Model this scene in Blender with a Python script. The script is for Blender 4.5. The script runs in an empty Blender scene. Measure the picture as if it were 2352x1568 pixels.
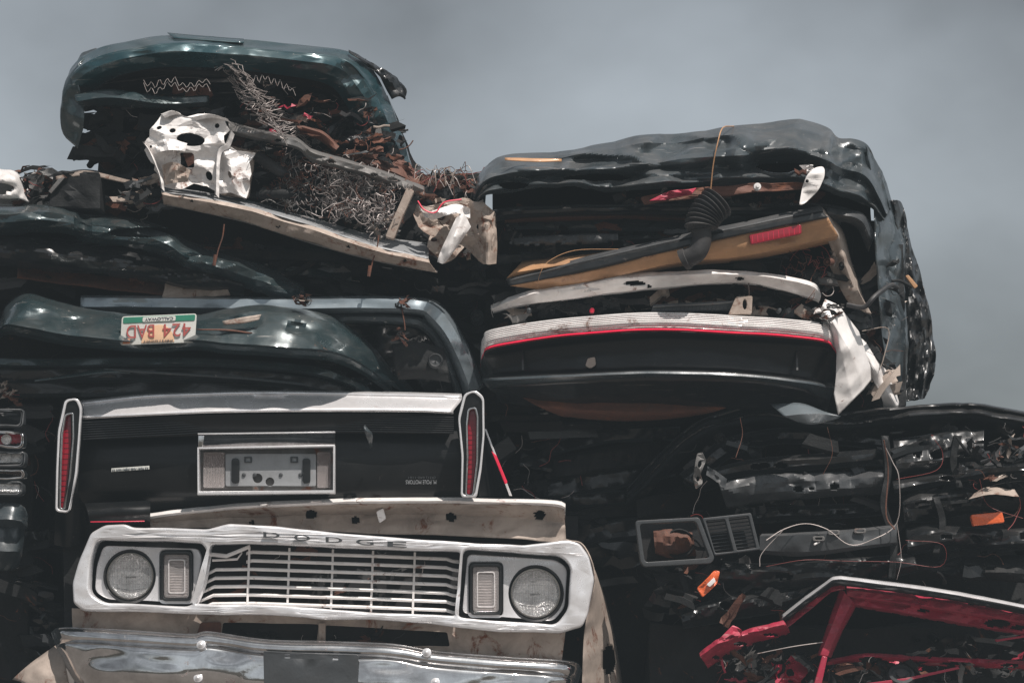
import bpy, bmesh, math, random
from mathutils import Vector, noise, Matrix
R=random.Random(7)
sc=bpy.context.scene
CAM=Vector((0,-10,0.7)); TH=math.atan2(1.25,10); LENS=90; F=LENS/36*2352
fw=Vector((0,math.cos(TH),math.sin(TH))); up=Vector((0,-math.sin(TH),math.cos(TH)))
def W(px,py,y=0):
    d=fw+Vector((1,0,0))*((px-1176)/F)+up*((784-py)/F)
    return CAM+d*((y-CAM.y)/d.y)
S=0.00171
# ---------------- materials
def mat(name,col,rough=.4,metal=0,coat=0,rust=0,dirt=.35,bump=.15,scale=5,dcol=(.06,.05,.042),lift_glow=.016,scratch=.0,dust=.12,spec=.5):
    m=bpy.data.materials.new(name); m.use_nodes=True; nt=m.node_tree; N=nt.nodes; L=nt.links
    bs=N['Principled BSDF']; tc=N.new('ShaderNodeTexCoord')
    def nz(s,det=6,rg=.6,vec=None,dist=0):
        n=N.new('ShaderNodeTexNoise'); n.inputs['Scale'].default_value=s; n.inputs['Detail'].default_value=det
        n.inputs['Roughness'].default_value=rg; n.inputs['Distortion'].default_value=dist
        L.new(vec or tc.outputs['Object'],n.inputs['Vector']); return n.outputs['Fac']
    def ramp(src,a,b,va=0,vb=1):
        r=N.new('ShaderNodeMapRange'); r.inputs['From Min'].default_value=a; r.inputs['From Max'].default_value=b
        r.inputs['To Min'].default_value=va; r.inputs['To Max'].default_value=vb; L.new(src,r.inputs['Value']); return r.outputs[0]
    def mix(f,a,b):
        x=N.new('ShaderNodeMixRGB')
        for k,v in (('Fac',f),('Color1',a),('Color2',b)):
            if isinstance(v,(tuple,float,int)): x.inputs[k].default_value=(*v,1) if isinstance(v,tuple) else v
            else: L.new(v,x.inputs[k])
        return x.outputs[0]
    n1=nz(scale,8,.68,dist=.4)
    c=mix(ramp(n1,.42,.72,0,dirt),col,dcol)
    n2=nz(scale*5,5,.6); c=mix(ramp(n2,.3,.75,0,.25),c,tuple(v*.55 for v in col))
    if scratch>0:
        mp=N.new('ShaderNodeMapping'); mp.inputs['Scale'].default_value=(2.5,2.5,70); mp.inputs['Rotation'].default_value=(.2,.25,.1); L.new(tc.outputs['Object'],mp.inputs['Vector'])
        s=nz(3,4,.6,mp.outputs[0]); c=mix(ramp(s,.64,.72,0,scratch),c,(.5,.46,.43))
        s2=nz(scale*9,3,.7); c=mix(ramp(s2,.69,.73,0,scratch*1.6),c,(.42,.36,.32))
    rr=ramp(n1,.3,.75,rough*.75,min(1,rough*1.6+.07))
    if rust>0:
        n3=nz(scale*1.7,10,.75,dist=.8); rm=ramp(n3,.66-rust*.3,.72-rust*.22); c=mix(rm,c,mix(n2,(.03,.012,.008),(.26,.085,.035)))
        x=N.new('ShaderNodeMath'); x.operation='MAXIMUM'; L.new(rr,x.inputs[0])
        y=N.new('ShaderNodeMath'); y.operation='MULTIPLY'; y.inputs[1].default_value=.8; L.new(rm,y.inputs[0]); L.new(y.outputs[0],x.inputs[1]); rr=x.outputs[0]
        if metal>0: L.new(ramp(rm,0,1,metal,.1),bs.inputs['Metallic'])
        else: bs.inputs['Metallic'].default_value=0
    else: bs.inputs['Metallic'].default_value=metal
    if dust>0:
        g=N.new('ShaderNodeNewGeometry'); sp=N.new('ShaderNodeSeparateXYZ'); L.new(g.outputs['Normal'],sp.inputs[0])
        mm=N.new('ShaderNodeMath'); mm.operation='MULTIPLY'; L.new(ramp(sp.outputs[2],.2,1,0,dust),mm.inputs[0]); L.new(ramp(n1,.3,.6),mm.inputs[1])
        c=mix(mm.outputs[0],c,(.3,.27,.25))
    L.new(c,bs.inputs['Base Color']); L.new(rr,bs.inputs['Roughness'])
    bs.inputs['Coat Weight'].default_value=coat; bs.inputs['Coat Roughness'].default_value=.1; bs.inputs['Specular IOR Level'].default_value=spec
    bp=N.new('ShaderNodeBump'); bp.inputs['Strength'].default_value=bump; bp.inputs['Distance'].default_value=.02
    ad=N.new('ShaderNodeMath'); ad.operation='ADD'; L.new(n1,ad.inputs[0]); L.new(ramp(n2,0,1,0,.25),ad.inputs[1]); L.new(ad.outputs[0],bp.inputs['Height']); L.new(bp.outputs[0],bs.inputs['Normal'])
    bs.inputs['Emission Color'].default_value=(.82,.97,1.05,1); bs.inputs['Emission Strength'].default_value=lift_glow  # faint bluish glow added to the surface itself, lifts blacks in the shade
    return m
def lensmat(name,tint=(1,1,1),fac=.3,scale=60,base=.8,axis='X'):
    m=bpy.data.materials.new(name); m.use_nodes=True; nt=m.node_tree; N=nt.nodes; L=nt.links; N.clear()
    o=N.new('ShaderNodeOutputMaterial'); mx=N.new('ShaderNodeMixShader'); t=N.new('ShaderNodeBsdfTransparent'); g=N.new('ShaderNodeBsdfPrincipled')
    t.inputs[0].default_value=(*tint,1); g.inputs['Base Color'].default_value=(base*tint[0],base*tint[1],base*tint[2],1); g.inputs['Roughness'].default_value=.05; mx.inputs[0].default_value=fac
    tc=N.new('ShaderNodeTexCoord'); w=N.new('ShaderNodeTexWave'); w.bands_direction=axis; w.inputs['Scale'].default_value=scale; w.inputs['Distortion'].default_value=.6; L.new(tc.outputs['Object'],w.inputs['Vector'])
    b=N.new('ShaderNodeBump'); b.inputs['Strength'].default_value=.8; b.inputs['Distance'].default_value=.006; L.new(w.outputs['Fac'],b.inputs['Height']); L.new(b.outputs[0],g.inputs['Normal'])
    L.new(t.outputs[0],mx.inputs[1]); L.new(g.outputs[0],mx.inputs[2]); L.new(mx.outputs[0],o.inputs[0]); return m
M={}; BD=(.022,.02,.018)
M['white']=mat('white_paint',(.80,.77,.75),.38,0,.25,.24,.35,.12,scratch=.15,dcol=(.25,.2,.17))
M['silver']=mat('aluminium_trim',(.78,.77,.78),.24,.45,.1,.07,.3,.06,scale=7,scratch=.2,dcol=(.25,.22,.2))
M['chrome']=mat('chrome',(.70,.68,.67),.04,1,0,.16,.55,.03,scale=6,dcol=(.08,.05,.04),dust=.0)
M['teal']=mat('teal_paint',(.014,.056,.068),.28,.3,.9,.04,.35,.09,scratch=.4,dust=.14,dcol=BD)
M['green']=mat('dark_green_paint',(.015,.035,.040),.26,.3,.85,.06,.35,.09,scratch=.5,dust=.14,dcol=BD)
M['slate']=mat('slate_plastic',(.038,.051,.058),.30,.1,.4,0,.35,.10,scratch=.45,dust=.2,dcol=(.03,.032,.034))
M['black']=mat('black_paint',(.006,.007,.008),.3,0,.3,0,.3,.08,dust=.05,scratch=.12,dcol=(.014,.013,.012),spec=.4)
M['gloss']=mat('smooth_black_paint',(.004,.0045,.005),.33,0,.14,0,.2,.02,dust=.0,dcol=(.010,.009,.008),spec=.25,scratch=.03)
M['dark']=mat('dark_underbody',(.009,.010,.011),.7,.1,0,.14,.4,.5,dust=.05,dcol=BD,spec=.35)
M['grey']=mat('grey_steel',(.17,.165,.16),.5,.5,0,.3,.5,.3)
M['rust']=mat('rusty_steel',(.115,.043,.026),.8,.1,0,.45,.5,.5)
M['orange']=mat('tan_paint',(.50,.27,.13),.45,.05,.2,.2,.5,.12,scratch=.3)
M['red']=mat('red_paint',(.40,.016,.052),.45,.05,.2,.08,.45,.1,scratch=.35)
M['redl']=mat('red_lens',(.27,.004,.018),.15,0,.3,0,.2,.03,dust=0); M['redb']=mat('bright_red_stripe',(.75,.012,.06),.35,0,.2,0,.15,.03,dust=0)
M['amber']=mat('amber_lens',(.75,.13,.03),.2,0,.6,0,.2,.3,scale=20,dust=0)
M['tan']=mat('bare_beige_metal',(.40,.33,.28),.6,.1,0,.32,.6,.2); M['beam']=mat('rusty_beige_beam',(.40,.33,.28),.6,.12,0,.36,.7,.25,scale=9,dcol=(.17,.12,.09),scratch=.1)
M['plastic']=mat('grey_plastic',(.042,.046,.050),.45,0,.1,0,.4,.2,dcol=BD)
M['rubber']=mat('black_rubber',(.018,.018,.02),.5,0,0,0,.4,.3)
M['wire']=mat('steel_wire',(.44,.39,.37),.45,.4,0,.25,.5,.1)
M['wirer']=mat('red_wire',(.2,.025,.022),.5,0,0,0,.3,.1)
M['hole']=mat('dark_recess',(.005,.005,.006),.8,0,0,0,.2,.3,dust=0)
M['bluesil']=mat('silver_blue_paint',(.27,.32,.35),.28,.5,.8,.02,.3,.05,scratch=.2)
M['plateg']=mat('dull_plate_steel',(.30,.31,.32),.5,.3,0,.02,.3,.15)
M['pl_w']=mat('plate_white',(.62,.62,.58),.35,0,0,0,.25,.03); M['pl_g']=mat('plate_green',(.03,.2,.13),.35,0,0,0,.2,.03)
M['pl_o']=mat('plate_orange',(.75,.25,.10),.35,0,0,0,.2,.03); M['pl_n']=mat('plate_navy',(.05,.07,.09),.4,0,0,0,.2,.03); M['pl_r']=mat('plate_letter_red',(.40,.08,.07),.4,0,0,0,.2,.03); M['pl_y']=mat('plate_pale_orange',(.75,.48,.3),.35,0,0,0,.2,.03)
M['lens']=lensmat('clear_lens',(1,1,1),.24,45,.45); M['lensr']=lensmat('ribbed_lens',(.99,.95,.94),.35,90,.6,'Z')
M['reflector']=mat('lamp_reflector',(.86,.85,.84),.12,.6,.3,0,.55,.8,scale=26,dust=0,dcol=(.12,.11,.1))
M['frost']=mat('frosted_reflector',(.66,.63,.62),.3,.2,0,0,.5,.3,scale=14,dust=0,dcol=(.36,.33,.32))
# ---------------- builder
class B:
    def __init__(s,*mats): s.v=[];s.f=[];s.m=[];s.mats=[]
    def mi(s,k):
        if k not in s.mats: s.mats.append(k)
        return s.mats.index(k)
    def add(s,vs,fs,mk):
        o=len(s.v); k=s.mi(mk); s.v+= [Vector(v) for v in vs]
        for f in fs: s.f.append(tuple(i+o for i in f)); s.m.append(k)
    def make(s,name,parent=None,label=None,sol=0,ang=40):
        me=bpy.data.meshes.new(name)
        lo=Vector((min(v.x for v in s.v),min(v.y for v in s.v),min(v.z for v in s.v))); hi=Vector((max(v.x for v in s.v),max(v.y for v in s.v),max(v.z for v in s.v)))
        c=(lo+hi)/2; me.from_pydata([v-c for v in s.v],[],s.f)
        for k in s.mats: me.materials.append(M[k])
        me.polygons.foreach_set('material_index',s.m); me.shade_smooth(); me.set_sharp_from_angle(angle=math.radians(ang)); me.update()
        ob=bpy.data.objects.new(name,me); sc.collection.objects.link(ob); wc[ob.name]=c
        if parent: ob.parent=parent; ob.location=c-wc[parent.name]
        else: ob.location=c
        if sol: md=ob.modifiers.new('s','SOLIDIFY'); md.thickness=sol; md.offset=0
        if label: ob['label']=label
        if 'scrap' in name: ob['kind']='stuff'
        return ob
wc={}
def thing(name,label,cat,loc,group=None,ob=None):
    if ob is None:
        ob=bpy.data.objects.new(name,None); ob.empty_display_size=.1; ob.location=loc; sc.collection.objects.link(ob); wc[ob.name]=Vector(loc)
    ob['label']=label; ob['category']=cat
    if group: ob['group']=group
    return ob
G='crushed cars stacked in a scrapyard'
def car(label,px,py,y=.5): return thing('crushed_car',label,'crushed car',W(px,py,y),G)
def cr(P,s):
    n=len(P)-1
    if n==0: return P[0].copy()
    s=max(0,min(s,n-1e-6)); i=int(s); f=s-i; p1,p2=P[i],P[i+1]
    p0=P[i-1] if i>0 else p1*2-p2; p3=P[i+2] if i+2<=n else p2*2-p1
    return .5*(2*p1+(p2-p0)*f+(2*p0-5*p1+4*p2-p3)*f*f+(3*p1-p0-3*p2+p3)*f**3)
def resamp(pts,n,smooth=True):
    P=[Vector((p[0],p[1],(p[2] if len(p)>2 else 0)*600)) for p in pts]
    T=[cr(P,i/12) if smooth else P[i//12].lerp(P[min(i//12+1,len(P)-1)],(i%12)/12) for i in range((len(P)-1)*12+1)]
    D=[0]
    for a,b in zip(T,T[1:]): D.append(D[-1]+(b-a).length)
    out=[];k=0
    for i in range(n+1):
        t=D[-1]*i/n
        while k<len(D)-2 and D[k+1]<t: k+=1
        q=T[k].lerp(T[k+1],(t-D[k])/max(1e-9,D[k+1]-D[k])); out.append(Vector((q.x,q.y,q.z/600)))
    return out
def crum(v,fr,seed):
    q=v*fr+Vector((seed*7.3,seed*3.1,seed*1.7))
    n=noise.noise_vector(q); r=abs(noise.noise(q*1.9+Vector((9,2,4)))); r2=abs(noise.noise(q*4.3))
    return Vector((n.x*.5,n.y*.8+(r-.25)*1.5+(r2-.2)*.5,n.z*.7+(r-.25)*.5))
def hsh(i,j,s): x=math.sin(i*127.1+j*311.7+s*74.7)*43758.5453; return (x-math.floor(x))*2-1
def tri(px,py,cx,cy,s):
    w=noise.noise_vector(Vector((px*.012,py*.02,s))); u=px/cx+w.x*.5+s*.37; v=py/cy+w.y*.5+u*.35
    i=math.floor(u);j=math.floor(v);f=u-i;g=v-j; a=hsh(i,j,s);b=hsh(i+1,j,s);c=hsh(i,j+1,s);d=hsh(i+1,j+1,s)
    if hsh(i,j,s+5)>0:
        return a+(b-a)*f+(d-b)*g if f>g else a+(c-a)*g+(d-c)*f
    return a+(b-a)*f+(c-a)*g if f+g<1 else d+(c-d)*(1-f)+(b-d)*(1-g)
def loft(b,rows,nu=60,nv=14,y=0,dents=(),holes=(),amp=0,fr=5,mk='dark',lin=False,seed=0,smooth=True,fold=None):
    RS=[resamp([(p[0],p[1],(p[2] if len(p)>2 else 0)) for p in r],nu,smooth) for r in rows]
    n=len(RS)-1; vs=[];pp=[]
    for j in range(nv+1):
        s=j/nv*n
        for i in range(nu+1):
            col=[r[i] for r in RS]
            if lin: k=min(int(s),n-1); p=col[k].lerp(col[k+1],s-k)
            else: p=cr(col,s)
            for dx,dy,rx,ry,dd in dents:
                q=((p.x-dx)/rx)**2+((p.y-dy)/ry)**2
                if q<1: p.z+=dd*(1-q)**1.2
            zz=0
            if fold: zz=fold[2]*(tri(p.x,p.y,fold[0],fold[1],seed+1)+.5*tri(p.x,p.y,fold[0]*.4,fold[1]*.45,seed+3)); 
            w=W(p.x,p.y+zz*60,y+p.z+zz)
            if amp: w+=crum(w,fr,seed)*amp
            vs.append(w); pp.append(p)
    fs=[]
    tear=fold and fold[2]>=.02 and nu>=50
    for j in range(nv):
        for i in range(nu):
            a=j*(nu+1)+i; q=(a,a+1,a+nu+2,a+nu+1); c=(pp[q[0]]+pp[q[2]])/2
            if tear and j>=nv-1 and hsh(i//3,j,seed+11)>.2: continue
            if any(((c.x-h[0])/h[2])**2+((c.y-h[1])/h[3])**2<1 for h in holes): continue
            fs.append(q)
    b.add(vs,fs,mk)
def tube(b,pts,r,mk='dark',sides=6,world=False,y=0,n=None,smooth=True,cap=True,rf=None):
    P=[Vector(p) if world else W(p[0],p[1],y+(p[2] if len(p)>2 else 0)) for p in pts]
    if smooth and len(P)>2:
        n=n or (len(P)-1)*5; P=[cr(P,i/n*(len(P)-1)) for i in range(n+1)]
    vs=[];fs=[]
    for i,p in enumerate(P):
        t=(P[min(i+1,len(P)-1)]-P[max(i-1,0)])
        if t.length<1e-9: t=Vector((1,0,0))
        t.normalize()
        if i==0:
            u=t.cross(Vector((0,1,.1))); u.normalize()
        else:
            u=u-t*u.dot(t); u.normalize()
        v=t.cross(u); rr=r*(rf(i/(len(P)-1)) if rf else 1)
        for k in range(sides):
            a=2*math.pi*(k+.5)/sides; vs.append(p+(u*math.cos(a)+v*math.sin(a))*rr)
    for i in range(len(P)-1):
        for k in range(sides):
            a=i*sides+k; c=i*sides+(k+1)%sides; fs.append((a,c,c+sides,a+sides))
    if cap: fs.append(tuple(range(sides))[::-1]); fs.append(tuple((len(P)-1)*sides+k for k in range(sides)))
    b.add(vs,fs,mk)
def rpoly(pts,r,n=5):
    out=[];N=len(pts)
    for i in range(N):
        p=Vector(pts[i]);a=Vector(pts[i-1]);c=Vector(pts[(i+1)%N])
        d1=(a-p);d2=(c-p);k=min(r,d1.length*.45,d2.length*.45);s=p+d1.normalized()*k;e=p+d2.normalized()*k
        for j in range(n+1):
            t=j/n; q=s*(1-t)**2+p*2*t*(1-t)+e*t*t; out.append((q.x,q.y))
    return out
def rr(x0,y0,x1,y1,r=6): return rpoly([(x0,y0),(x1,y0),(x1,y1),(x0,y1)],r)
def ell(cx,cy,rx,ry=None,n=20,a=0):
    ry=ry or rx; return [(cx+rx*math.cos(t)*math.cos(a)-ry*math.sin(t)*math.sin(a),cy+rx*math.cos(t)*math.sin(a)+ry*math.sin(t)*math.cos(a)) for t in [2*math.pi*i/n for i in range(n)]]
def plate(b,outs,y=0,th=.01,bev=.002,mk='white',amp=0,fr=8,seed=0,warp=None,sub=0,fold=None):
    cu=bpy.data.curves.new('t','CURVE'); cu.dimensions='2D'; cu.fill_mode='BOTH'; cu.extrude=th/2; cu.bevel_depth=bev; cu.offset=-bev
    for o in outs:
        s=cu.splines.new('POLY'); s.points.add(len(o)-1); s.use_cyclic_u=True
        for i,q in enumerate(o): w=W(q[0],q[1],y); s.points[i].co=(w.x,w.z,0,1)
    ob=bpy.data.objects.new('t',cu); sc.collection.objects.link(ob); dg=bpy.context.evaluated_depsgraph_get(); me=bpy.data.meshes.new_from_object(ob.evaluated_get(dg))
    bpy.data.objects.remove(ob); bpy.data.curves.remove(cu)
    bm=bmesh.new(); bm.from_mesh(me); bpy.data.meshes.remove(me); bmesh.ops.remove_doubles(bm,verts=bm.verts,dist=1e-5)
    if sub:
        for _ in range(6):
            es=[e for e in bm.edges if e.calc_length()>sub]
            if not es or len(bm.edges)>25000: break
            bmesh.ops.subdivide_edges(bm,edges=es,cuts=1); bmesh.ops.triangulate(bm,faces=bm.faces)
    bm.verts.index_update(); vs=[]
    for v in bm.verts:
        w=Vector((v.co.x,y-v.co.z,v.co.y))
        if warp: w.y+=warp(w)
        if amp: w+=crum(Vector((w.x,y,w.z)),fr,seed)*amp
        if fold: z=fold[2]*(tri(w.x*600,w.z*600,fold[0],fold[1],seed)+.4*tri(w.x*600,w.z*600,fold[0]*.4,fold[1]*.4,seed+2)); w.y+=z; w.z+=z*.3; w.x+=z*.2
        vs.append(w)
    b.add(vs,[[v.index for v in f.verts] for f in bm.faces],mk); bm.free()
def rev(b,c,prof,mk,seg=36,axis=Vector((0,-1,0))):
    ax=axis.normalized(); u=ax.cross(Vector((0,0,1))); u.normalize(); v=u.cross(ax); vs=[];fs=[]
    for r,d in prof:
        for k in range(seg):
            a=2*math.pi*k/seg; vs.append(c+ax*d+u*(r*math.cos(a))+v*(r*math.sin(a)))
    for j in range(len(prof)-1):
        for k in range(seg):
            fs.append((j*seg+k,j*seg+(k+1)%seg,(j+1)*seg+(k+1)%seg,(j+1)*seg+k))
    b.add(vs,fs,mk)
def text(body,x0,y0,x1,y1,y,mk,parent,name,flip=False,ext=.001,slant=0,bold=.006):
    cu=bpy.data.curves.new('t','FONT'); cu.body=body; cu.extrude=ext; cu.offset=bold
    ob=bpy.data.objects.new('t',cu); sc.collection.objects.link(ob); dg=bpy.context.evaluated_depsgraph_get(); me=bpy.data.meshes.new_from_object(ob.evaluated_get(dg))
    bpy.data.objects.remove(ob)
    xs=[v.co.x for v in me.vertices]; ys=[v.co.y for v in me.vertices]; b=B(mk); vs=[]
    for v in me.vertices:
        u=(v.co.x-min(xs))/(max(xs)-min(xs)); w=(v.co.y-min(ys))/(max(ys)-min(ys))
        if flip: u,w=1-u,1-w
        p=W(x0+(x1-x0)*u,y1+(y0-y1)*w+slant*u,y); p.y-=v.co.z; vs.append(p)
    b.add(vs,[list(f.vertices) for f in me.polygons],mk); return b.make(name,parent)
def hull(b,x0,x1,y0,y1,d0,d1,amp=.06,mk='dark',seed=0,n=22,fr=3,taper=0):
    A=W(x0,y1,d0);C=W(x1,y0,d0)
    bm=bmesh.new(); bmesh.ops.create_cube(bm,size=1); bmesh.ops.subdivide_edges(bm,edges=bm.edges,cuts=n,use_grid_fill=True); bm.verts.index_update()
    vs=[]
    for v in bm.verts:
        t=v.co.y+.5; z=v.co.z+.5
        w=Vector((A.x+(C.x-A.x)*(v.co.x+.5),d0+(d1-d0)*t,A.z+(C.z-A.z)*(z*(1-taper*t))))
        vs.append(w+crum(w,fr,seed)*amp)
    b.add(vs,[[v.index for v in f.verts] for f in bm.faces],mk); bm.free()
def scrap(b,x0,y0,x1,y1,d0,d1,n,pal,seed=1,slope=0,big=1,wires=.2,tilt=.3):
    r=random.Random(seed)
    for i in range(n):
        px=r.uniform(x0,x1); py=r.uniform(y0,y1)+slope*(px-(x0+x1)/2); d=r.uniform(d0,d1); c=W(px,py,d); mk=r.choice(pal); k=r.random()
        if k<wires:
            L=r.uniform(.04,.13)*big; a=r.uniform(-2,.6); p=[c]
            for _ in range(4):
                a+=r.uniform(-.9,.9); p.append(p[-1]+Vector((math.cos(a),r.uniform(-.3,.3),math.sin(a)))*L*.35)
            tube(b,p,r.uniform(.001,.002),r.choice(['rubber','rubber','wirer','rust','wire']),4,True)
        elif k<wires+.05:
            L=r.uniform(.06,.14)*big; a=r.gauss(0,.3); p=[c]
            for _ in range(3): a+=r.uniform(-.5,.5); p.append(p[-1]+Vector((math.cos(a),r.uniform(.1,.5),math.sin(a)))*L*.4)
            tube(b,p,r.uniform(.005,.012)*big,mk,8,True)
        elif k<wires+.12:
            rad=r.uniform(.008,.028)*big; ax=Vector((r.uniform(-1,1),-1,r.uniform(-.6,.6)))
            rev(b,c,[(0,.0),(rad*.35,.0),(rad*.4,-.01),(rad*.8,-.012),(rad,.004),(rad,-.05),(0,-.05)],mk,14,ax)
        elif k<wires+.5:
            L=r.uniform(.06,.24)*big;a=r.gauss(0,tilt);H=r.uniform(.012,.04)*big
            ux=Vector((math.cos(a),r.uniform(-.25,.25),math.sin(a))); uz=Vector((-math.sin(a),0,math.cos(a))); pr=r.choice([[(0,H),(-.02,H*.9),(-.02,-H*.6),(.0,-H)],[(.03,H*.5),(0,H*.5),(0,-H)],[(.02,H),(-.01,H*.6),(-.01,0),(-.03,-.1*H),(-.03,-H)]])
            ns=r.randint(2,5); vs=[];fs=[];kz=0;ky=0;m=len(pr)
            for s in range(ns+1):
                kz+=r.uniform(-.012,.012);ky+=r.uniform(-.015,.015)
                for q,(dy,dz) in enumerate(pr): vs.append(c+ux*(L*(s/ns-.5)+(r.uniform(-.02,.02) if s in(0,ns) else 0))+uz*(dz+kz)+Vector((0,dy+ky,0)))
            for s in range(ns):
                for q in range(m-1): o=s*m+q; fs.append((o,o+1,o+m+1,o+m))
            if r.random()<.3: fs.pop(r.randrange(len(fs)))
            b.add(vs,fs,mk)
        else:
            L=r.uniform(.05,.2)*big;H=r.uniform(.025,.08)*big;a=r.gauss(0,tilt); ux=Vector((math.cos(a),0,math.sin(a)));uz=Vector((-math.sin(a),r.uniform(-.7,.7),math.cos(a))); nu,nv=5,3;vs=[];fs=[]
            for j in range(nv+1):
                for q in range(nu+1): vs.append(c+ux*(L*(q/nu-.5)*(1+.2*r.uniform(-1,1)))+uz*(H*(j/nv-.5)*(1+.3*r.uniform(-1,1)))+Vector((r.uniform(-1,1),r.uniform(-2,2),r.uniform(-1,1)))*.008*big)
            for j in range(nv):
                for q in range(nu):
                    o=j*(nu+1)+q
                    if r.random()<.9: fs+= [(o,o+1,o+nu+2),(o,o+nu+2,o+nu+1)]
            if fs: b.add(vs,fs,mk)
def strata(b,x0,x1,y0,y1,n,d0,d1,pal,seed=1,slope=0,amp=.01,hh=(8,26)):
    r=random.Random(seed)
    for i in range(n):
        a=x0+r.uniform(0,.4)*(x1-x0); c=x1-r.uniform(0,.4)*(x1-x0); cy=y0+(i+.5)/n*(y1-y0); h=r.uniform(*hh); d=r.uniform(d0,d1); bow=r.uniform(-18,10); sl=slope+r.gauss(0,.03)
        f=lambda x:(x-(x0+x1)/2)*sl
        rows=[[(a,cy-h*.5+f(a),d+.14),((a+c)/2,cy-h*.5+bow+f((a+c)/2),d+.1),(c,cy-h*.5+f(c),d+.15)],[(a,cy-h*.35+f(a),d),((a+c)/2,cy-h*.3+bow+f((a+c)/2),d-.03),(c,cy-h*.4+f(c),d)],[(a,cy+h*.3+f(a),d-.01),((a+c)/2,cy+h*.3+bow+f((a+c)/2),d-.03),(c,cy+h*.3+f(c),d)],[(a,cy+h*.5+f(a),d+.06),((a+c)/2,cy+h*.5+bow+f((a+c)/2),d+.05),(c,cy+h*.5+f(c),d+.08)]]
        loft(b,rows,56,9,0,amp=amp,fr=r.uniform(4,9),mk=r.choice(pal),seed=seed*31+i,lin=True,fold=(r.uniform(50,110),r.uniform(12,26),r.uniform(.012,.03)))
def curly(b,x0,y0,x1,y1,d0,d1,n,seed,mk=('wire',),rad=.0022,slope=0,lo=.006,hi=.02):
    r=random.Random(seed)
    for i in range(n):
        px=r.uniform(x0,x1); c=W(px,r.uniform(y0,y1)+slope*(px-(x0+x1)/2),r.uniform(d0,d1)); q=r.uniform(lo,hi); p=[c]; d=Vector((r.uniform(-1,1),r.uniform(-.5,.5),r.uniform(-1,1)))
        if i%2:
            ax=d.normalized(); u=ax.orthogonal().normalized(); v=ax.cross(u); qq=q*.6; p=[]
            for k in range(r.randint(8,18)): a=k*1.7; p.append(c+ax*(k*qq*.55)+(u*math.cos(a)+v*math.sin(a))*qq*(1+r.uniform(-.3,.3)))
        else:
            for k in range(r.randint(3,9)):
                d=(d*.45+Vector((r.uniform(-1,1),r.uniform(-.5,.5),r.uniform(-1,1)))).normalized(); p.append(p[-1]+d*q*r.uniform(.7,1.8))
        tube(b,p,rad,r.choice(mk),4,True,n=len(p)*2)
def off(P,dy,dz,dx=0): return [(p[0]+dx,p[1]+dy,p[2]+dz) for p in P]
def panel(b,top,bot,y=0,mk='dark',seed=0,fold=(60,40,.03),nu=50,nv=16,amp=.006,bulge=-.04,holes=()):
    mid=lambda f:[(a[0]+(c[0]-a[0])*f,a[1]+(c[1]-a[1])*f,(a[2] if len(a)>2 else 0)*(1-f)+(c[2] if len(c)>2 else 0)*f+bulge*math.sin(math.pi*f)) for a,c in zip(top,bot)]
    loft(b,[off(mid(0),0,.12),mid(0.02),mid(.3),mid(.7),mid(1),off(mid(1),2,.1)],nu,nv,y,mk=mk,seed=seed,fold=fold,amp=amp,lin=True,holes=holes)
DK=['dark']*6+['black','rubber','plastic','rust']
# ================= SETTING
b=B('ground'); M['ground']=mat('dirt_ground',(.125,.115,.105),.95,0,0,0,.5,.6,scale=3,lift_glow=0)
n=60; vs=[]
for j in range(n+1):
    for i in range(n+1):
        x=(i/n*2-1);yy=(j/n*2-1); X=math.copysign(abs(x)**3,x)*400; Y=math.copysign(abs(yy)**3,yy)*400
        vs.append(Vector((X,Y,noise.noise(Vector((X*.4,Y*.4,0)))*.03-.02 if abs(X)+abs(Y)<60 else -.02)))
b.add(vs,[(j*(n+1)+i,j*(n+1)+i+1,(j+1)*(n+1)+i+1,(j+1)*(n+1)+i) for j in range(n) for i in range(n)],'ground')
g=b.make('ground'); g['kind']='structure'; g['label']='bare dry dirt ground of the scrapyard'; g['category']='ground'
b=B('bank'); M['bank']=mat('reflection_bank_earth',(.035,.036,.028),.95,0,0,0,.6,.8,scale=.8,lift_glow=0,dust=0)  # unseen bank added behind the camera, gives chrome a dark band to reflect
vs=[];nx,ny=90,12
for j in range(ny+1):
    for i in range(nx+1):
        X=-70+140*i/nx; f=j/ny; vs.append(Vector((X,-24-22*f,-.1+(math.sin(math.pi*min(1,f*1.0)))*(4.2+1.6*noise.noise(Vector((X*.13,f*3,2)))+.8*noise.noise(Vector((X*.6,f*6,5)))))))
b.add(vs,[(j*(nx+1)+i,j*(nx+1)+i+1,(j+1)*(nx+1)+i+1,(j+1)*(nx+1)+i) for j in range(ny) for i in range(nx)],'bank')
g=b.make('added_reflection_bank'); g['kind']='structure'; g['label']='unseen dark berm added behind the camera to darken reflections'; g['category']='earth bank'
# ================= L1 teal inverted car
c=car('upside-down teal car front shell topping the taller pile',560,390)
b=B('teal')
top=[(152,205,.15),(165,155,.08),(218,116,.04),(300,96,.03),(390,82,.03),(520,88,.02),(700,106,.03),(800,120,.05),(852,158,.08),(890,225,.14),(925,320,.22),(948,400,.3)]
m0=[(150,212,.12),(168,172,-.03),(222,136,-.09),(300,116,-.12),(400,102,-.13),(530,108,-.14),(700,124,-.12),(788,138,-.08),(834,178,-.03),(870,242,.04),(910,336,.15),(936,404,.27)]
m1=[(149,230,.1),(172,190,-.03),(226,154,-.10),(300,132,-.14),(400,118,-.15),(540,124,-.16),(700,140,-.14),(778,156,-.1),(820,198,-.04),(856,258,.04),(899,354,.15),(928,407,.26)]
m2=[(152,245,.14),(180,204,.0),(234,168,-.07),(300,147,-.10),(400,132,-.11),(540,139,-.12),(690,156,-.10),(768,176,-.07),(804,216,-.01),(841,276,.06),(884,364,.17),(914,411,.28)]
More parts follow.
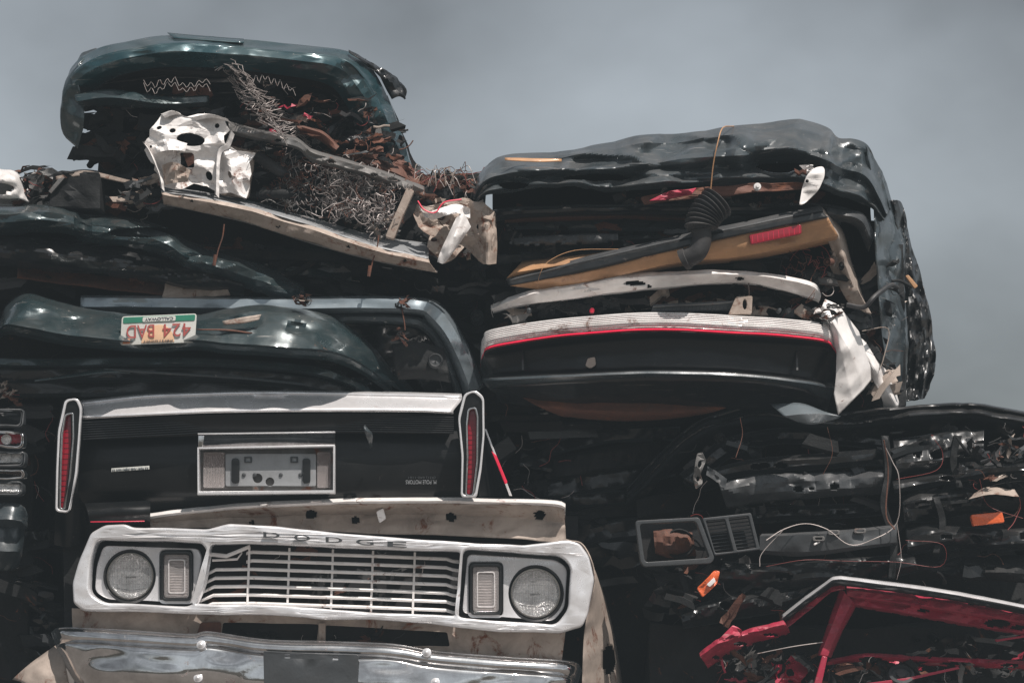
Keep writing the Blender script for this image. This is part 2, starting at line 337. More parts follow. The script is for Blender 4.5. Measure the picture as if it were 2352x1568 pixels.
m3=[(168,255,.22),(198,220,.06),(248,184,-.01),(310,164,-.04),(400,152,-.05),(540,158,-.06),(680,176,-.04),(755,194,-.01),(790,232,.04),(826,292,.1),(866,372,.2),(890,414,.3)]
m4=[(p[0]+4,p[1]+8,p[2]+.35) for p in m3]
loft(b,[[(p[0]+4,p[1]+6,p[2]+.35) for p in top],top,m0],140,16,amp=.004,fr=5,mk='teal',seed=1,fold=(100,34,.019),lin=True,dents=[(600,105,120,12,.03)])
loft(b,[m0,m1,m2,m3,m4],140,28,dents=[(800,170,40,30,.03),(330,130,40,16,.02)],amp=.004,fr=5,mk='teal',seed=1,fold=(100,34,.019),lin=True)
b.make('bumper',c,sol=.004,ang=18)
b=B('teal')
loft(b,[[(222,110,.05),(190,122,.1),(180,140,.12)],[(180,150,-.02),(150,190,.02),(142,230,.06)],[(185,205,-.03),(160,230,.0),(143,300,.05)],[(192,215,-.02),(192,280,.0),(178,342,.04)]],24,14,amp=.01,fr=7,mk='green',seed=3,fold=(40,40,.015))
b.make('fender',c,'teal corner of the fender hanging down',sol=.004)
b=B('black')
for k,(o,yy) in enumerate([(0,.02),(16,.06),(34,.12),(50,.16)]):
    loft(b,[[(190,188+o,.1+yy),(300,165+o,yy),(540,160+o,yy-.02),(700,178+o,yy),(780,215+o,.05+yy),(830,300+o,.14+yy)],[(195,206+o,.14+yy),(300,182+o,.04+yy),(540,176+o,yy),(690,194+o,.04+yy),(770,230+o,.1+yy),(820,315+o,.2+yy)]],60,4,amp=.01,fr=6,mk='black' if k%2 else 'dark',seed=k,fold=(70,20,.019))
loft(b,[[(172,218,-.04),(250,206,-.06),(370,222,-.06),(480,220,.0)],[(174,232,-.05),(250,224,-.08),(370,238,-.08),(480,234,.0)],[(190,246,.05),(250,244,.02),(370,250,.02),(480,246,.1)]],40,8,amp=.006,mk='green',lin=True)
b.make('inner_panel',c,sol=.003)
b=B('dark'); hull(b,225,840,140,430,.45,2.6,.03,seed=4); loft(b,[[(888,225,.2),(960,380,1.0),(1000,420,2.5)],[(850,300,.25),(920,400,.9),(930,440,2.5)]],20,8,amp=.03,mk='green'); b.make('body',c)
b=B('dark'); scrap(b,215,190,800,360,.05,.4,170,DK+['rust'],11,.0); scrap(b,560,205,860,375,-.05,.3,380,['rust','dark','dark','grey','dark','rust','plastic','rubber','rust','dark','tan'],12,.15,.42,.35)
scrap(b,600,200,820,330,-.08,.05,7,['red','rust'],15,.1,.3,0); scrap(b,840,290,925,385,.0,.25,44,['rust','dark','rust','dark'],13,0,.5); scrap(b,200,255,330,420,.1,.4,40,['rust','dark','dark','dark'],14)
panel(b,[(680,285,.02),(740,300,-.01),(780,335,.0)],[(690,305,.02),(740,325,-.01),(770,350,.0)],-.04,'rust',4,(40,24,.03),20,8); panel(b,[(560,262,.1),(620,270,.06),(660,300,.06)],[(550,290,.1),(610,300,.06),(650,325,.06)],-.02,'rust',5,(30,20,.02),20,8)
b.make('engine_scrap',c,'dark rusty engine bay remains')
b=B('green'); loft(b,[[(800,118,.0),(860,150,.1),(905,180,.2)],[(806,126,-.02),(868,168,.08),(932,205,.2)],[(856,152,.05),(893,192,.15),(928,230,.25)]],16,8,amp=.012,fr=9,mk='black',seed=4,fold=(30,20,.03)); loft(b,[[(862,156,.1),(885,160,.1),(912,180,.15)],[(880,190,.1),(900,190,.1),(922,196,.15)],[(900,228,.12),(915,222,.12),(932,228,.15)]],8,8,mk='black',fold=(20,20,.03)); b.make('torn_trim',c,sol=.003)
b=B('teal'); loft(b,[[(385,76,.02),(450,82,.0),(560,90,.02)],[(400,88,-.06),(460,92,-.07),(560,98,-.06)]],12,4,amp=.004,mk='teal'); b.make('torn_trim',c,sol=.003)
# ================= white radiator support car
c=car('crushed white car front frame with exposed radiator support',700,600)
b=B('white')
o=[(370,262),(385,263),(400,256),(415,260),(430,268),(455,262),(480,262),(500,272),(520,274),(524,288),(532,300),(518,312),(522,328),(545,345),(585,352),(572,372),(580,400),(566,455),(530,442),(500,446),(470,430),(440,425),(420,436),(395,437),(368,430),(366,415),(352,392),(355,380),(340,368),(325,345),(334,338),(330,325),(345,312),(348,296),(358,285)]
hs=[ell(445,318,30,15,16,.2),ell(372,290,6,4,8),ell(405,296,8,5,8),rr(417,348,446,386,6),ell(478,405,9,12,10),ell(402,338,4,6,8),ell(410,405,7,5,8),ell(500,290,6,6,8),ell(388,402,5,8,8),ell(350,335,4,4,6),ell(530,400,6,9,8)]
plate(b,[o]+hs,-.1,.006,.001,'white',.008,7,5,sub=.018,fold=(64,56,.04))
for P,z in (([(372,262),(400,254),(432,268),(482,262),(522,272)],-.13),([(330,325),(345,350),(366,400),(372,432)],-.14),([(532,300),(520,330),(500,350),(496,446)],-.13)):
    Q=[(p[0],p[1],z) for p in P]; loft(b,[off(Q,0,.06,-3),off(Q,1,-.01),off(Q,9,.0,7)],24,4,mk='white',lin=True,fold=(30,24,.012))
loft(b,[[(345,330,-.14),(390,318,-.17),(430,330,-.14)],[(360,350,-.15),(395,345,-.18),(425,348,-.15)]],14,5,mk='white',fold=(24,20,.02),seed=8)
loft(b,[[(372,380,-.14),(400,372,-.19),(438,392,-.15)],[(378,425,-.14),(402,420,-.18),(430,418,-.15)]],14,8,mk='beam',fold=(24,24,.02),seed=9)
b.make('corner_panel',c,'crumpled white corner panel with punched holes',ang=20)
b=B('white')
o=[(955,470),(975,476),(1000,472),(1030,462),(1060,455),(1085,462),(1115,462),(1138,485),(1134,510),(1143,540),(1136,570),(1140,605),(1108,608),(1085,590),(1065,568),(1050,588),(1035,598),(1020,604),(1000,580),(985,565),(990,540),(962,522),(948,492)]
plate(b,[o,ell(1010,500,14,8,12,.4),ell(1060,500,7,12,10),ell(1108,520,12,8,10),ell(1000,548,7,5,8),ell(1040,545,8,15,10,.5)],-.04,.006,.001,'beam',.01,9,8,sub=.018,fold=(54,54,.045))
loft(b,[[(1098,470,-.06),(1120,475,-.08),(1138,490,-.04)],[(1100,540,-.06),(1122,545,-.09),(1142,560,-.04)],[(1108,600,-.05),(1120,608,-.08),(1140,606,-.04)]],14,20,mk='beam',fold=(30,40,.02),seed=3)
loft(b,[[(960,470,-.1),(980,490,-.14),(1040,468,-.1),(1080,478,-.12)],[(975,500,-.10),(1000,505,-.09),(1050,490,-.14),(1080,500,-.1)]],30,8,amp=.004,fr=10,mk='white',seed=6,fold=(30,20,.03))
loft(b,[[(1048,500,-.14),(1066,492,-.16),(1082,520,-.14)],[(1015,570,-.15),(1045,565,-.17),(1055,560,-.14)],[(1004,602,-.14),(1018,606,-.15),(1030,596,-.13)]],14,18,mk='white',fold=(30,40,.02),seed=2)
tube(b,[(960,462,-.16),(975,482,-.18),(1000,488,-.18),(1020,465,-.17),(1060,458,-.16)],.003,'redb',5)
b.make('corner_panel',c,'torn white corner panel with rust and red trim',ang=20)
b=B('grey'); plate(b,[rpoly([(885,545),(935,432),(952,440),(925,500),(905,552)],4,3)],-.09,.03,.003,'beam'); b.make('upright_brace',c)
b=B('tan')
A=[(378,428,.1),(560,458,.1),(700,496,.1),(860,540,.1),(985,560,.12)];Bq=[(370,440,-.1),(560,474,-.12),(700,514,-.12),(860,566,-.12),(985,594,-.1)];Cq=[(372,446,-.12),(560,482,-.14),(700,523,-.14),(860,575,-.14),(988,603,-.12)];D=[(376,470,-.08),(560,510,-.1),(720,560,-.1),(860,598,-.1),(1005,626,-.08)]
loft(b,[A,Bq],80,8,amp=.006,fr=7,mk='plateg',lin=True,seed=2,fold=(90,30,.012)); loft(b,[Bq,Cq,D],150,16,amp=.004,fr=7,mk='beam',lin=True,seed=2,fold=(60,24,.012),holes=[(440,462,4,3),(640,520,5,3),(800,566,4,3),(930,598,5,4)])
loft(b,[D,off(D,-6,.09)],60,2,amp=.004,mk='grey')
b.make('crossmember',c,'long bent rusty beige lower crossmember',sol=.003,ang=15)
b=B('grey')
U=[(525,286,-.1),(600,304,-.1),(680,322,-.12),(720,352,-.14),(800,372,-.12),(900,404,-.1),(975,436,-.08)]
loft(b,[off(U,-6,.06),U,off(U,14,.0),off(U,20,.05)],120,14,amp=.006,fr=9,mk='grey',seed=4,lin=True,fold=(50,20,.019),holes=[(760,372,10,5),(640,322,8,4),(860,402,7,4)])
b.make('upper_rail',c,sol=.003,ang=20)
b=B('tan'); plate(b,[rpoly([(510,330),(585,350),(572,455),(505,448)],5,3)],.0,.02,.003,'beam',.01,6,3,sub=.03,fold=(40,40,.02)); b.make('support_panel',c)
b=B('rust'); loft(b,[[(800,345,.1),(860,350,.1),(940,375,.1)],[(790,350,.0),(880,385,.0),(970,425,.05)],[(800,362,.0),(890,398,.05),(965,440,.05)]],40,6,amp=.01,mk='rust',fold=(40,20,.02)); b.make('rusty_rail',c,sol=.003)
b=B('dark'); scrap(b,580,330,900,520,.05,.35,200,['dark','dark','rust','grey','rubber','plastic','tan'],21,.28,.5); scrap(b,970,460,1120,590,-.02,.15,60,['white','rust','dark','rust','beam'],22,0,.35)
scrap(b,280,400,370,480,-.02,.2,50,['beam','dark','tan','grey','dark','plastic'],23,0,.5); tube(b,[(590,358,.0),(640,392,-.02),(660,400,0)],.022,'rubber',12); tube(b,[(600,448,.0),(660,446,-.04),(700,455,0)],.02,'dark',12)
b.make('engine_scrap',c,'dark engine bay remains behind the frame')
b=B('dark'); hull(b,300,1110,400,560,.42,3.2,.03,seed=14); b.make('body',c)
b=B('rust'); 
for i in range(46):
    x=R.uniform(975,1060); a=R.uniform(-1,1); y0=R.uniform(395,440); tube(b,[(x,y0,.1),(x+a*25,y0-15,.08),(x+a*45,y0-R.uniform(5,25),.05),(x+a*60+R.uniform(-10,10),y0-R.uniform(-25,20),.05)],.0014,R.choice(['rust','wire','wirer','rust','tan']),4)
scrap(b,955,395,1115,450,.1,.5,50,['rust','dark','dark','rust'],24,0,.5); b.make('wiring_loom',c,'frayed reddish bundle of wires')
b=B('wire'); r=random.Random(5)
for k in range(12):
    p=[];u=k/11
    for i in range(34):
        t=i/33; x=(495-12*u)+(640+95*u-495)*t+ (60*u)*(1-t)*.8; y=150+190*t**1.05-8*u+ (60*(u-.5))*t*.5-18*math.sin(u*3)*t
        s=7 if i%2 else -7; w=W(x+s+r.uniform(-4,4),y+r.uniform(-6,6),-.1+.09*math.sin(t*5+u*4)+.03*(i%2)); p.append(w+crum(w,12,2)*.05)
    tube(b,p,.0016,'wire',4,True,n=66)
for s in range(2):
    p=[W(330+i*9,190+s*12+(9 if i%2 else -9)*r.uniform(.3,1.3)+5*math.sin(i*.7),-.12+.02*s) for i in range(18)]; tube(b,p,.0013,'wire',4,True,n=36)
p=[W(560+i*7,195-16*math.sin(i/4)+(10 if i%2 else -8)*r.uniform(.4,1.3),-.1) for i in range(18)]; tube(b,p,.0013,'wire',4,True,n=40)
ob=b.make('wire_mesh'); thing('','crumpled steel wire netting tangled over the engine scrap','wire mesh',0,ob=ob)
b=B('wire'); curly(b,640,370,730,490,-.06,.08,90,3,('wire','grey','rust'),.0015,lo=.006,hi=.028); curly(b,740,400,905,500,-.1,.08,300,4,('wire','grey','wire','wire','rust'),.0016,slope=.25,lo=.006,hi=.026)
ob=b.make('wire_tangle'); thing('','tangle of curled steel wires stuffed in the frame','wire tangle',0,ob=ob); ob['kind']='stuff'
# ================= small wreck at left top
c=car('flattened white and rust car with a boxy battery tray',150,480)
b=B('white'); loft(b,[[(-60,385,.2),(0,388,.1),(40,400,.1),(66,440,.2)],[(-60,400,0),(0,400,-.05),(35,415,-.04),(60,450,.1)],[(-60,450,0),(0,455,-.03),(40,455,0),(66,462,.1)]],30,14,amp=.01,fr=7,mk='white',seed=2,holes=[(10,432,22,12)],fold=(40,25,.03)); b.make('bumper',c,sol=.004)
b=B('tan'); plate(b,[rpoly([(128,405),(150,398),(235,400),(238,485),(118,485)],5,3)],.05,.12,.004,'dark',.01,6,sub=.05,fold=(50,40,.02))
loft(b,[[(130,400,.3),(200,390,.35),(300,410,.3)],[(128,406,-.02),(200,394,-.02),(300,414,.05)],[(128,414,-.02),(200,404,-.02),(298,422,.05)]],20,6,amp=.004,mk='beam',lin=True); plate(b,[[(112,440),(135,412),(150,408),(118,445)]],-.02,.01,.001,'grey'); b.make('battery_tray',c,sol=.002)
b=B('dark'); scrap(b,40,400,125,470,.1,.4,60,['rust','dark','grey','dark'],31,0,.5); scrap(b,240,415,330,480,.1,.4,50,['dark','dark','rust','plastic'],32,0,.7); b.make('scrap_metal',c)
b=B('dark'); hull(b,-120,330,420,520,.4,3,.03,seed=9); b.make('body',c)
# ================= L2
c=car('crumpled dark green car with gaping headlamp socket',250,680)
b=B('green')
t=[(-120,470,.1),(0,480,.0),(90,474,-.03),(160,482,-.04),(200,500,-.05),(290,508,-.06),(380,530,-.05),(430,560,-.03),(520,590,.0),(610,618,.03),(700,662,.1)]
loft(b,[off(t,-8,.3),off(t,-1,.05),off(t,14,-.07),off(t,30,-.09),off(t,44,-.05),off(t,60,.05)],150,40,holes=[(330,534,80,13)],dents=[(330,534,110,28,.04),(190,520,22,40,.08),(60,500,50,20,-.02),(470,590,50,14,.04)],amp=.004,fr=5,mk='green',seed=5,lin=True,fold=(90,40,.038))
loft(b,[[(-100,535,.08),(0,540,.05),(150,555,.02),(300,580,0),(440,606,.0),(560,640,.04)],[(-100,552,.02),(0,560,-.02),(150,578,-.05),(300,600,-.05),(440,628,-.03),(560,655,.0)],[(-100,575,.06),(0,590,.0),(150,610,-.02),(300,625,-.02),(440,655,.0),(560,672,.04)],[(-100,600,.15),(0,610,.1),(150,625,.05),(300,640,.05),(440,670,.08),(560,680,.1)]],90,16,amp=.006,mk='black',seed=6,lin=True,fold=(90,24,.03))
b.make('bumper',c,sol=.004,ang=18)
b=B('tan'); plate(b,[rpoly([(385,615),(420,618),(520,650),(530,680),(375,682)],4,3)],.05,.01,.002,'beam',.01,6,sub=.04,fold=(50,30,.02)); b.make('inner_panel',c,'bare beige inner panel')
b=B('rust'); loft(b,[[(40,605,.2),(260,630,.2),(380,645,.2)],[(40,640,.1),(260,665,.1),(380,680,.1)]],40,8,amp=.01,mk='rust',fold=(60,20,.02)); b.make('inner_panel',c,'rusty inner panel',sol=.002)
b=B('slate'); loft(b,[[(250,520,.05),(330,522,.04),(405,545,.05)],[(245,536,.0),(330,540,-.01),(415,556,.02)],[(255,548,.06),(330,556,.05),(405,562,.05)]],30,6,amp=.005,mk='slate',fold=(30,20,.02)); b.make('headlamp_socket',c)
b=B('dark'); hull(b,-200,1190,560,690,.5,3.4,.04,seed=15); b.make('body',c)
b=B('dark'); strata(b,-60,1120,565,672,9,.12,.4,['dark','black','dark','green','black'],41,.05,.01,(12,34)); scrap(b,500,570,1120,668,.1,.4,70,DK,42,0,.8,.3); scrap(b,0,575,400,670,.1,.4,24,DK,43)
for x,y0 in ((515,515),(870,540)): tube(b,[(x,y0,-.12),(x-4,y0+30,-.12),(x-14,y0+60,-.12),(x-20,y0+90,-.12)],.003,'rust',5); tube(b,[(x-20,y0+70,-.13),(x-23,y0+95,-.13)],.007,'rust',6)
b.make('scrap_metal',c)
# ================= L3b silver
c=car('silver car with rounded rear quarter squashed flat',900,890,.6)
b=B('silver')
t=[(185,680,.1),(300,680,.07),(450,682,.05),(680,684,.02),(850,682,.0),(960,686,.0),(1010,702,.03),(1045,745,.08),(1080,815,.15),(1108,890,.25)]
kx=lambda p,a:p[0]-(a if p[0]>970 else 0)
loft(b,[off(t,-2,.4,5),t,[(kx(p,6),p[1]+5,p[2]-.05) for p in t],[(kx(p,20),p[1]+24,p[2]-.06) for p in t],[(kx(p,26),p[1]+30,p[2]-.02) for p in t],[(kx(p,34),p[1]+38,p[2]+.08) for p in t]],110,20,amp=.003,fr=4,mk='bluesil',seed=2,lin=True,fold=(120,40,.012),dents=[(300,700,60,16,.02)])
b.make('quarter_panel',c,sol=.004,ang=20)
b=B('black')
t2=[(700,724,.12),(850,722,.06),(950,728,.04),(990,748,.08),(1025,800,.14),(1060,900,.25)]
loft(b,[t2,off(t2,4,-.03,-3),off(t2,16,-.03,-6),off(t2,20,.06,-10)],60,8,amp=.004,mk='slate',lin=True); loft(b,[off(t2,20,.06,-10),off(t2,70,.1,-26),off(t2,130,.14,-40)],60,14,amp=.006,mk='black',seed=3,fold=(60,30,.02))
b.make('inner_panel',c,sol=.002)
b=B('plastic'); loft(b,[[(900,790,.05),(960,785,.03),(1020,800,.06)],[(905,840,.05),(965,838,.03),(1030,850,.06)],[(915,872,.08),(970,870,.06),(1035,878,.1)]],20,10,mk='dark',fold=(40,30,.012)); rev(b,W(1000,827,.0),[(.03,-.03),(.024,.0),(.02,-.01),(.0,-.012)],'plastic',20); b.make('lamp_bowl',c,sol=.002)
b=B('dark'); hull(b,180,1110,720,900,.5,3.2,.03,seed=16); b.make('body',c)
b=B('dark'); scrap(b,760,750,1050,890,.15,.4,50,DK,51,0,.7,.3); scrap(b,1070,600,1150,880,.35,.6,40,DK,52,0,1,.4,.3)
for x,y0,l in ((918,685,95),(690,678,24)):
    tube(b,[(x,y0,-.1),(x+6,y0+l*.3,-.12),(x+12,y0+l*.7,-.12),(x+10,y0+l,-.12)],.003,'rust',5)
    for k in range(5): scrap(b,x-4,y0,x+16,y0+l,-.14,-.1,3,['rust','rust','dark','tan'],60+k+x,0,.25)
b.make('scrap_metal',c)
# ================= L3 green bumper with plate
c=car('upside-down dark green car bumper carrying a licence plate',450,890)
b=B('green')
t=[(-120,760,.1),(-10,745,.0),(15,705,-.02),(60,676,-.05),(130,694,-.08),(210,712,-.1),(290,722,-.12),(370,726,-.12),(450,724,-.12),(520,710,-.14),(600,702,-.14),(690,712,-.13),(760,728,-.1),(830,772,.0),(900,842,.15),(950,896,.3)]
lo=[(-120,790,.02),(-10,770,-.05),(15,758,-.1),(60,765,-.16),(130,778,-.18),(210,788,-.2),(290,796,-.2),(370,798,-.2),(450,794,-.2),(520,800,-.22),(600,805,-.22),(690,812,-.2),(760,820,-.18),(820,842,-.08),(870,875,.1),(900,898,.25)]
mid=[tuple((a[i]+d[i])/2+(0,2,-.06)[i] for i in range(3)) for a,d in zip(t,lo)]
loft(b,[off(t,-4,.35),off(t,0,.07),off(t,14,-.02),mid,off(lo,-14,-.07),off(lo,-9,-.03),lo,off(lo,10,.08)],170,56,dents=[(362,760,100,48,.06),(362,760,92,40,.05),(555,740,50,16,.03),(680,752,26,16,.03),(760,780,40,30,.03),(180,740,40,14,.02),(90,730,50,20,.03)],amp=.004,fr=5,mk='green',seed=9,lin=True,fold=(120,56,.019))
loft(b,[[(510,738,-.25),(560,728,-.26),(600,722,-.25)],[(515,746,-.255),(560,742,-.265),(595,734,-.255)]],10,3,mk='tan',fold=(20,8,.004)); loft(b,[[(450,756,-.25),(520,756,-.25),(580,764,-.25)],[(460,758,-.252),(520,760,-.252),(575,766,-.252)]],10,2,mk='rust')
b.make('bumper',c,sol=.004,ang=16)
b=B('green')
for o,z,h,s,mk in ((8,.05,22,1,'green'),(34,.1,28,2,'black'),(64,.14,34,3,'black')):
    l=[(-60,812,.0),(60,815,-.08),(200,812,-.1),(400,812,-.12),(600,820,-.12),(740,838,-.08),(820,866,.0),(880,905,.1)]
    loft(b,[off(l,o,z+.08),off(l,o+3,z-.04),off(l,o+h*.7,z-.05),off(l,o+h,z+.05)],90,9,amp=.005,mk=mk,seed=s,lin=True,fold=(120,30,.016))
loft(b,[[(80,872,-.1),(150,862,-.12),(240,846,-.14),(300,850,-.12)],[(80,877,-.1),(150,868,-.13),(240,856,-.15),(300,858,-.12)]],30,3,amp=.004,mk='green'); tube(b,[(240,848,-.14),(400,858,-.12),(560,868,-.1),(700,882,-.06)],.004,'slate')
b.make('lower_valance',c,sol=.003)
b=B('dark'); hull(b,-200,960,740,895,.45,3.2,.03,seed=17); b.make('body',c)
b=B('dark'); strata(b,-80,1000,842,915,6,.05,.35,['dark','black','green','black'],61,.02,.01,(8,18)); scrap(b,-20,830,120,960,.0,.4,40,DK,62,0,.8,.3); scrap(b,5,870,40,940,-.05,.1,10,['rust','tan'],63,0,.3); b.make('scrap_metal',c)
py_=-.235
def PQ(u,v): return (280+172*u-4*v, 727-7*u+66*v)
pe=B('pl_w'); plate(pe,[rpoly([PQ(0,0),PQ(1,0),PQ(1,1),PQ(0,1)],7,4)],py_,.003,.0008,'pl_w')
plp=pe.make('license_plate',c,'upside-down licence plate with green band and red characters')
for a in (('pl_g',.02,.03,.98,.24,'green_band'),('pl_y',.25,.5,.75,.97,'orange_glow'),('pl_w',.28,.05,.72,.22,'county_sticker'),('pl_o',.03,.78,.13,.95,'registration_sticker')):
    yy=py_-.0035-(.002 if 'sticker' in a[5] else 0); q=B(a[0])
    oo=rpoly([PQ(a[1],a[2]),PQ(a[3],a[2]),PQ(a[3],a[4]),PQ(a[1],a[4])],3,3) if a[5]!='orange_glow' else [PQ(.5+.22*math.cos(k*math.pi/12),.95-.62*math.sin(k*math.pi/12)) for k in range(13)]
    plate(q,[oo],yy,.0012,.0002,a[0]); q.make(a[5],plp)
def ptext(s,u0,v0,u1,v1,nm,mk='pl_n',dz=.007):
    a=PQ(u0,v0);d=PQ(u1,v1); text(s,a[0],a[1],d[0],d[1]+5*(u1-u0),py_-dz,mk,plp,nm,True,slant=-7*(u1-u0),bold=0)
ptext('CALLOWAY',.31,.08,.69,.19,'county_name'); ptext('424',.07+.48,.32,.94,.78,'plate_number','pl_r'); ptext('BAD',.07,.32,.45,.78,'plate_number','pl_r'); ptext('KENTUCKY',.3,.86,.7,.95,'state_name','pl_n')
# ================= L4 black sedan tail
c=car('black car tail with chrome-edged lid and slim red lamps',600,1200)
b=B('silver')
t=[(186,922,.0),(330,906,-.02),(480,900,-.03),(620,898,-.03),(800,900,-.03),(960,903,-.02),(1060,906,0)]
l=[(190,962,-.12),(330,954,-.15),(480,948,-.16),(620,946,-.16),(800,945,-.16),(960,946,-.15),(1042,950,-.12)]
loft(b,[off(t,-1,.5),t,off(t,12,-.06),off(l,-8,.0),l],80,20,amp=.003,fr=3,mk='silver',seed=4,dents=[(620,912,50,8,.015)])
b.make('trunk_lid',c,'bright silver trunk lid edge',sol=.004)
b=B('black')
for k in range(8):
    f=k/7; rw=[(190+852*i/8, (962+ (946-962)*min(1,i/3) if i<3 else 946+4*max(0,i-6)/2)+8+f*(38-i*.4)) for i in range(9)]
    tube(b,[(p[0],p[1],-.12+f*.02) for p in rw],.0026,'black',5)
loft(b,[off(l,4,.03),[(190,1010,-.07),(400,1002,-.09),(620,996,-.1),(850,994,-.09),(1042,996,-.07)]],60,6,mk='gloss')
b.make('trim_strip',c,'ribbed black trim strip')
b=B('black')
loft(b,[[(185,1000,-.02),(620,990,-.05),(1050,990,-.02)],[(185,1060,-.04),(620,1055,-.08),(1060,1050,-.04)],[(180,1130,-.02),(620,1132,-.06),(1068,1135,-.02)],[(175,1175,.05),(620,1165,.02),(1070,1160,.05)]],60,14,amp=.002,mk='gloss')
loft(b,[[(1100,920,.0),(1112,960,.2),(1120,1000,.4)],[(1100,1000,.0),(1130,1040,.2),(1150,1080,.4)],[(1100,1140,.0),(1150,1140,.2),(1176,1140,.4)]],16,10,mk='gloss',amp=.004)
loft(b,[[(130,1000,.0),(160,1000,-.03),(190,990,-.02)],[(128,1100,0),(160,1110,-.04),(190,1110,-.02)],[(125,1250,.1),(160,1255,.04),(200,1240,.1)]],12,10,mk='gloss',amp=.004)
loft(b,[[(195,1155,-.05),(280,1152,-.07),(345,1150,-.06)],[(200,1170,-.1),(280,1167,-.12),(345,1165,-.11)],[(205,1195,-.1),(280,1192,-.11),(345,1190,-.1)],[(210,1230,.0),(280,1228,.0),(345,1225,.0)]],30,14,mk='gloss',amp=.003)
loft(b,[[(195,1155,.1),(700,1150,.08),(1100,1150,.1)],[(200,1230,.1),(700,1225,.1),(1100,1225,.1)]],40,6,mk='dark')
b.make('tail_panel',c)
b=B('redl'); tube(b,[(208,1198,-.125),(280,1197,-.13),(332,1196,-.12)],.002,'redb'); b.make('pinstripe',c,'thin red stripe')
def shrink(P,k):
    cx=sum(p[0] for p in P)/len(P);cy=sum(p[1] for p in P)/len(P); o=[]
    for x,y in P:
        o.append((cx+(x-cx)*(1-min(.8,k/max(1,abs(x-cx)))),cy+(y-cy)*(1-k/max(20,abs(y-cy)))))
    return o
def taillamp(o,i,xx):
    q=B('black'); plate(q,[rpoly(o,10,5),rpoly(i,5,4)],-.15,.07,.004,'gloss'); h=q.make('tail_light',c,'slim chrome-framed dark red tail lamp')
    q=B('silver'); plate(q,[rpoly(o,10,5),rpoly(shrink(o,5),8,5)],-.185,.02,.003,'silver'); plate(q,[rpoly(shrink(i,-4),7,4),rpoly(i,5,4)],-.19,.012,.002,'chrome'); q.make('chrome_frame',h)
    q=B('redl'); plate(q,[rpoly(i,5,4)],-.15,.03,.003,'redl'); q.make('lens',h)
    q=B('redl')
    for s in range(16):
        f=(s+.5)/16; y0=min(p[1] for p in i);y1=max(p[1] for p in i); yy=y0+10+(y1-y0-20)*f; cx=xx[0]+(xx[1]-xx[0])*f; tube(q,[(cx-7,yy,-.169),(cx+7,yy,-.169)],.0011,'redl',4)
    q.make('lens_ribs',h)
taillamp([(150,918),(180,914),(189,935),(184,1010),(178,1090),(158,1178),(128,1175),(130,1080),(134,990)],[(152,955),(166,950),(167,1010),(160,1090),(150,1168),(140,1166),(142,1080),(145,1000)],(158,146))
taillamp([(1066,904),(1093,896),(1112,912),(1113,1000),(1106,1080),(1095,1142),(1058,1142),(1060,1050),(1052,960)],[(1078,942),(1090,938),(1095,960),(1094,1060),(1085,1136),(1072,1136),(1076,1050),(1074,980)],(1085,1079))
b=B('redl'); plate(b,[rpoly([(1128,1035),(1140,1045),(1166,1108),(1160,1112)],3,3)],.02,.01,.002,'redb'); b.make('side_marker',c,'red side marker'); b=B('silver'); plate(b,[[(1112,985),(1117,985),(1176,1138),(1170,1138)]],.06,.01,.002,'silver'); b.make('chrome_strip',c)
b=B('chrome'); plate(b,[[(455,1028),(770,1022),(770,1133),(455,1137)],[(459,1032),(766,1027),(766,1126),(459,1129)]],-.13,.05,.002,'silver')
plate(b,[[(456,1000),(470,1000),(466,1028),(456,1028)],],-.12,.02,.002,'chrome'); plate(b,[[(455,995),(770,991),(770,994),(455,998)]],-.13,.02,.001,'silver')
loft(b,[[(455,1000,-.08),(610,998,-.09),(770,995,-.08)],[(458,1026,-.12),(610,1024,-.13),(770,1020,-.12)]],20,4,mk='chrome',lin=True); b.make('plate_surround',c,'chrome number plate surround')
b=B('plastic'); plate(b,[[(460,1032),(765,1027),(765,1126),(460,1130)]],-.085,.01,.001,'grey'); plate(b,[rr(518,1042,726,1116,5),ell(592,1098,11),ell(620,1106,10)],-.11,.006,.001,'plateg')
for x in (541,704): plate(b,[rr(x-9,1052,x+9,1110,8)],-.118,.008,.002,'black')
for x in (570,676): plate(b,[rr(x-9,1048,x+9,1062,2),rr(x-5,1051,x+5,1059,1)],-.118,.004,.001,'plastic')
for x in (585,645,560,690): rev(b,W(x,1090,-.116),[(0,.004),(.006,.003),(.008,0)],'plastic',10)
b.make('plate_bracket',c)
for x0,x1 in ((467,516),(728,760)):
    b=B('lensr'); plate(b,[rr(x0,1038,x1,1120,4)],-.115,.008,.002,'lensr'); plate(b,[rr(x0+1,1039,x1-1,1119,4)],-.1,.004,.001,'plateg')
    for k in range(7): tube(b,[(x0+5+k*(x1-x0-10)/6,1043,-.121),(x0+5+k*(x1-x0-10)/6,1115,-.121)],.0013,'lensr',5)
    b.make('plate_lamp',c)
b=B('pl_w'); plate(b,[[(256,1075),(343,1069),(343,1077),(256,1083)]],-.088,.001,.0001,'pl_w'); b.make('sticker',c,'small white sticker'); text('4.5 PORT FUEL INJECTION V8',258,1075,341,1082,-.091,'pl_n',c,'sticker_lettering',True,slant=-5,bold=0)
text('M. POLE MOTORS',932,1102,1002,1111,-.088,'plateg',c,'dealer_badge',True,.001,bold=0); text('(931) 642-1161',938,1092,1000,1099,-.088,'plastic',c,'dealer_badge',True,.001,bold=0)
b=B('slate'); loft(b,[[(838,975,-.17),(850,990,-.18)],[(836,985,-.2),(856,998,-.19)],[(850,1028,-.12),(855,1026,-.12)]],4,6,mk='slate'); b.make('torn_trim',c,sol=.002)
b=B('dark'); hull(b,140,1120,930,1190,.4,3.6,.03,seed=18); b.make('body',c)
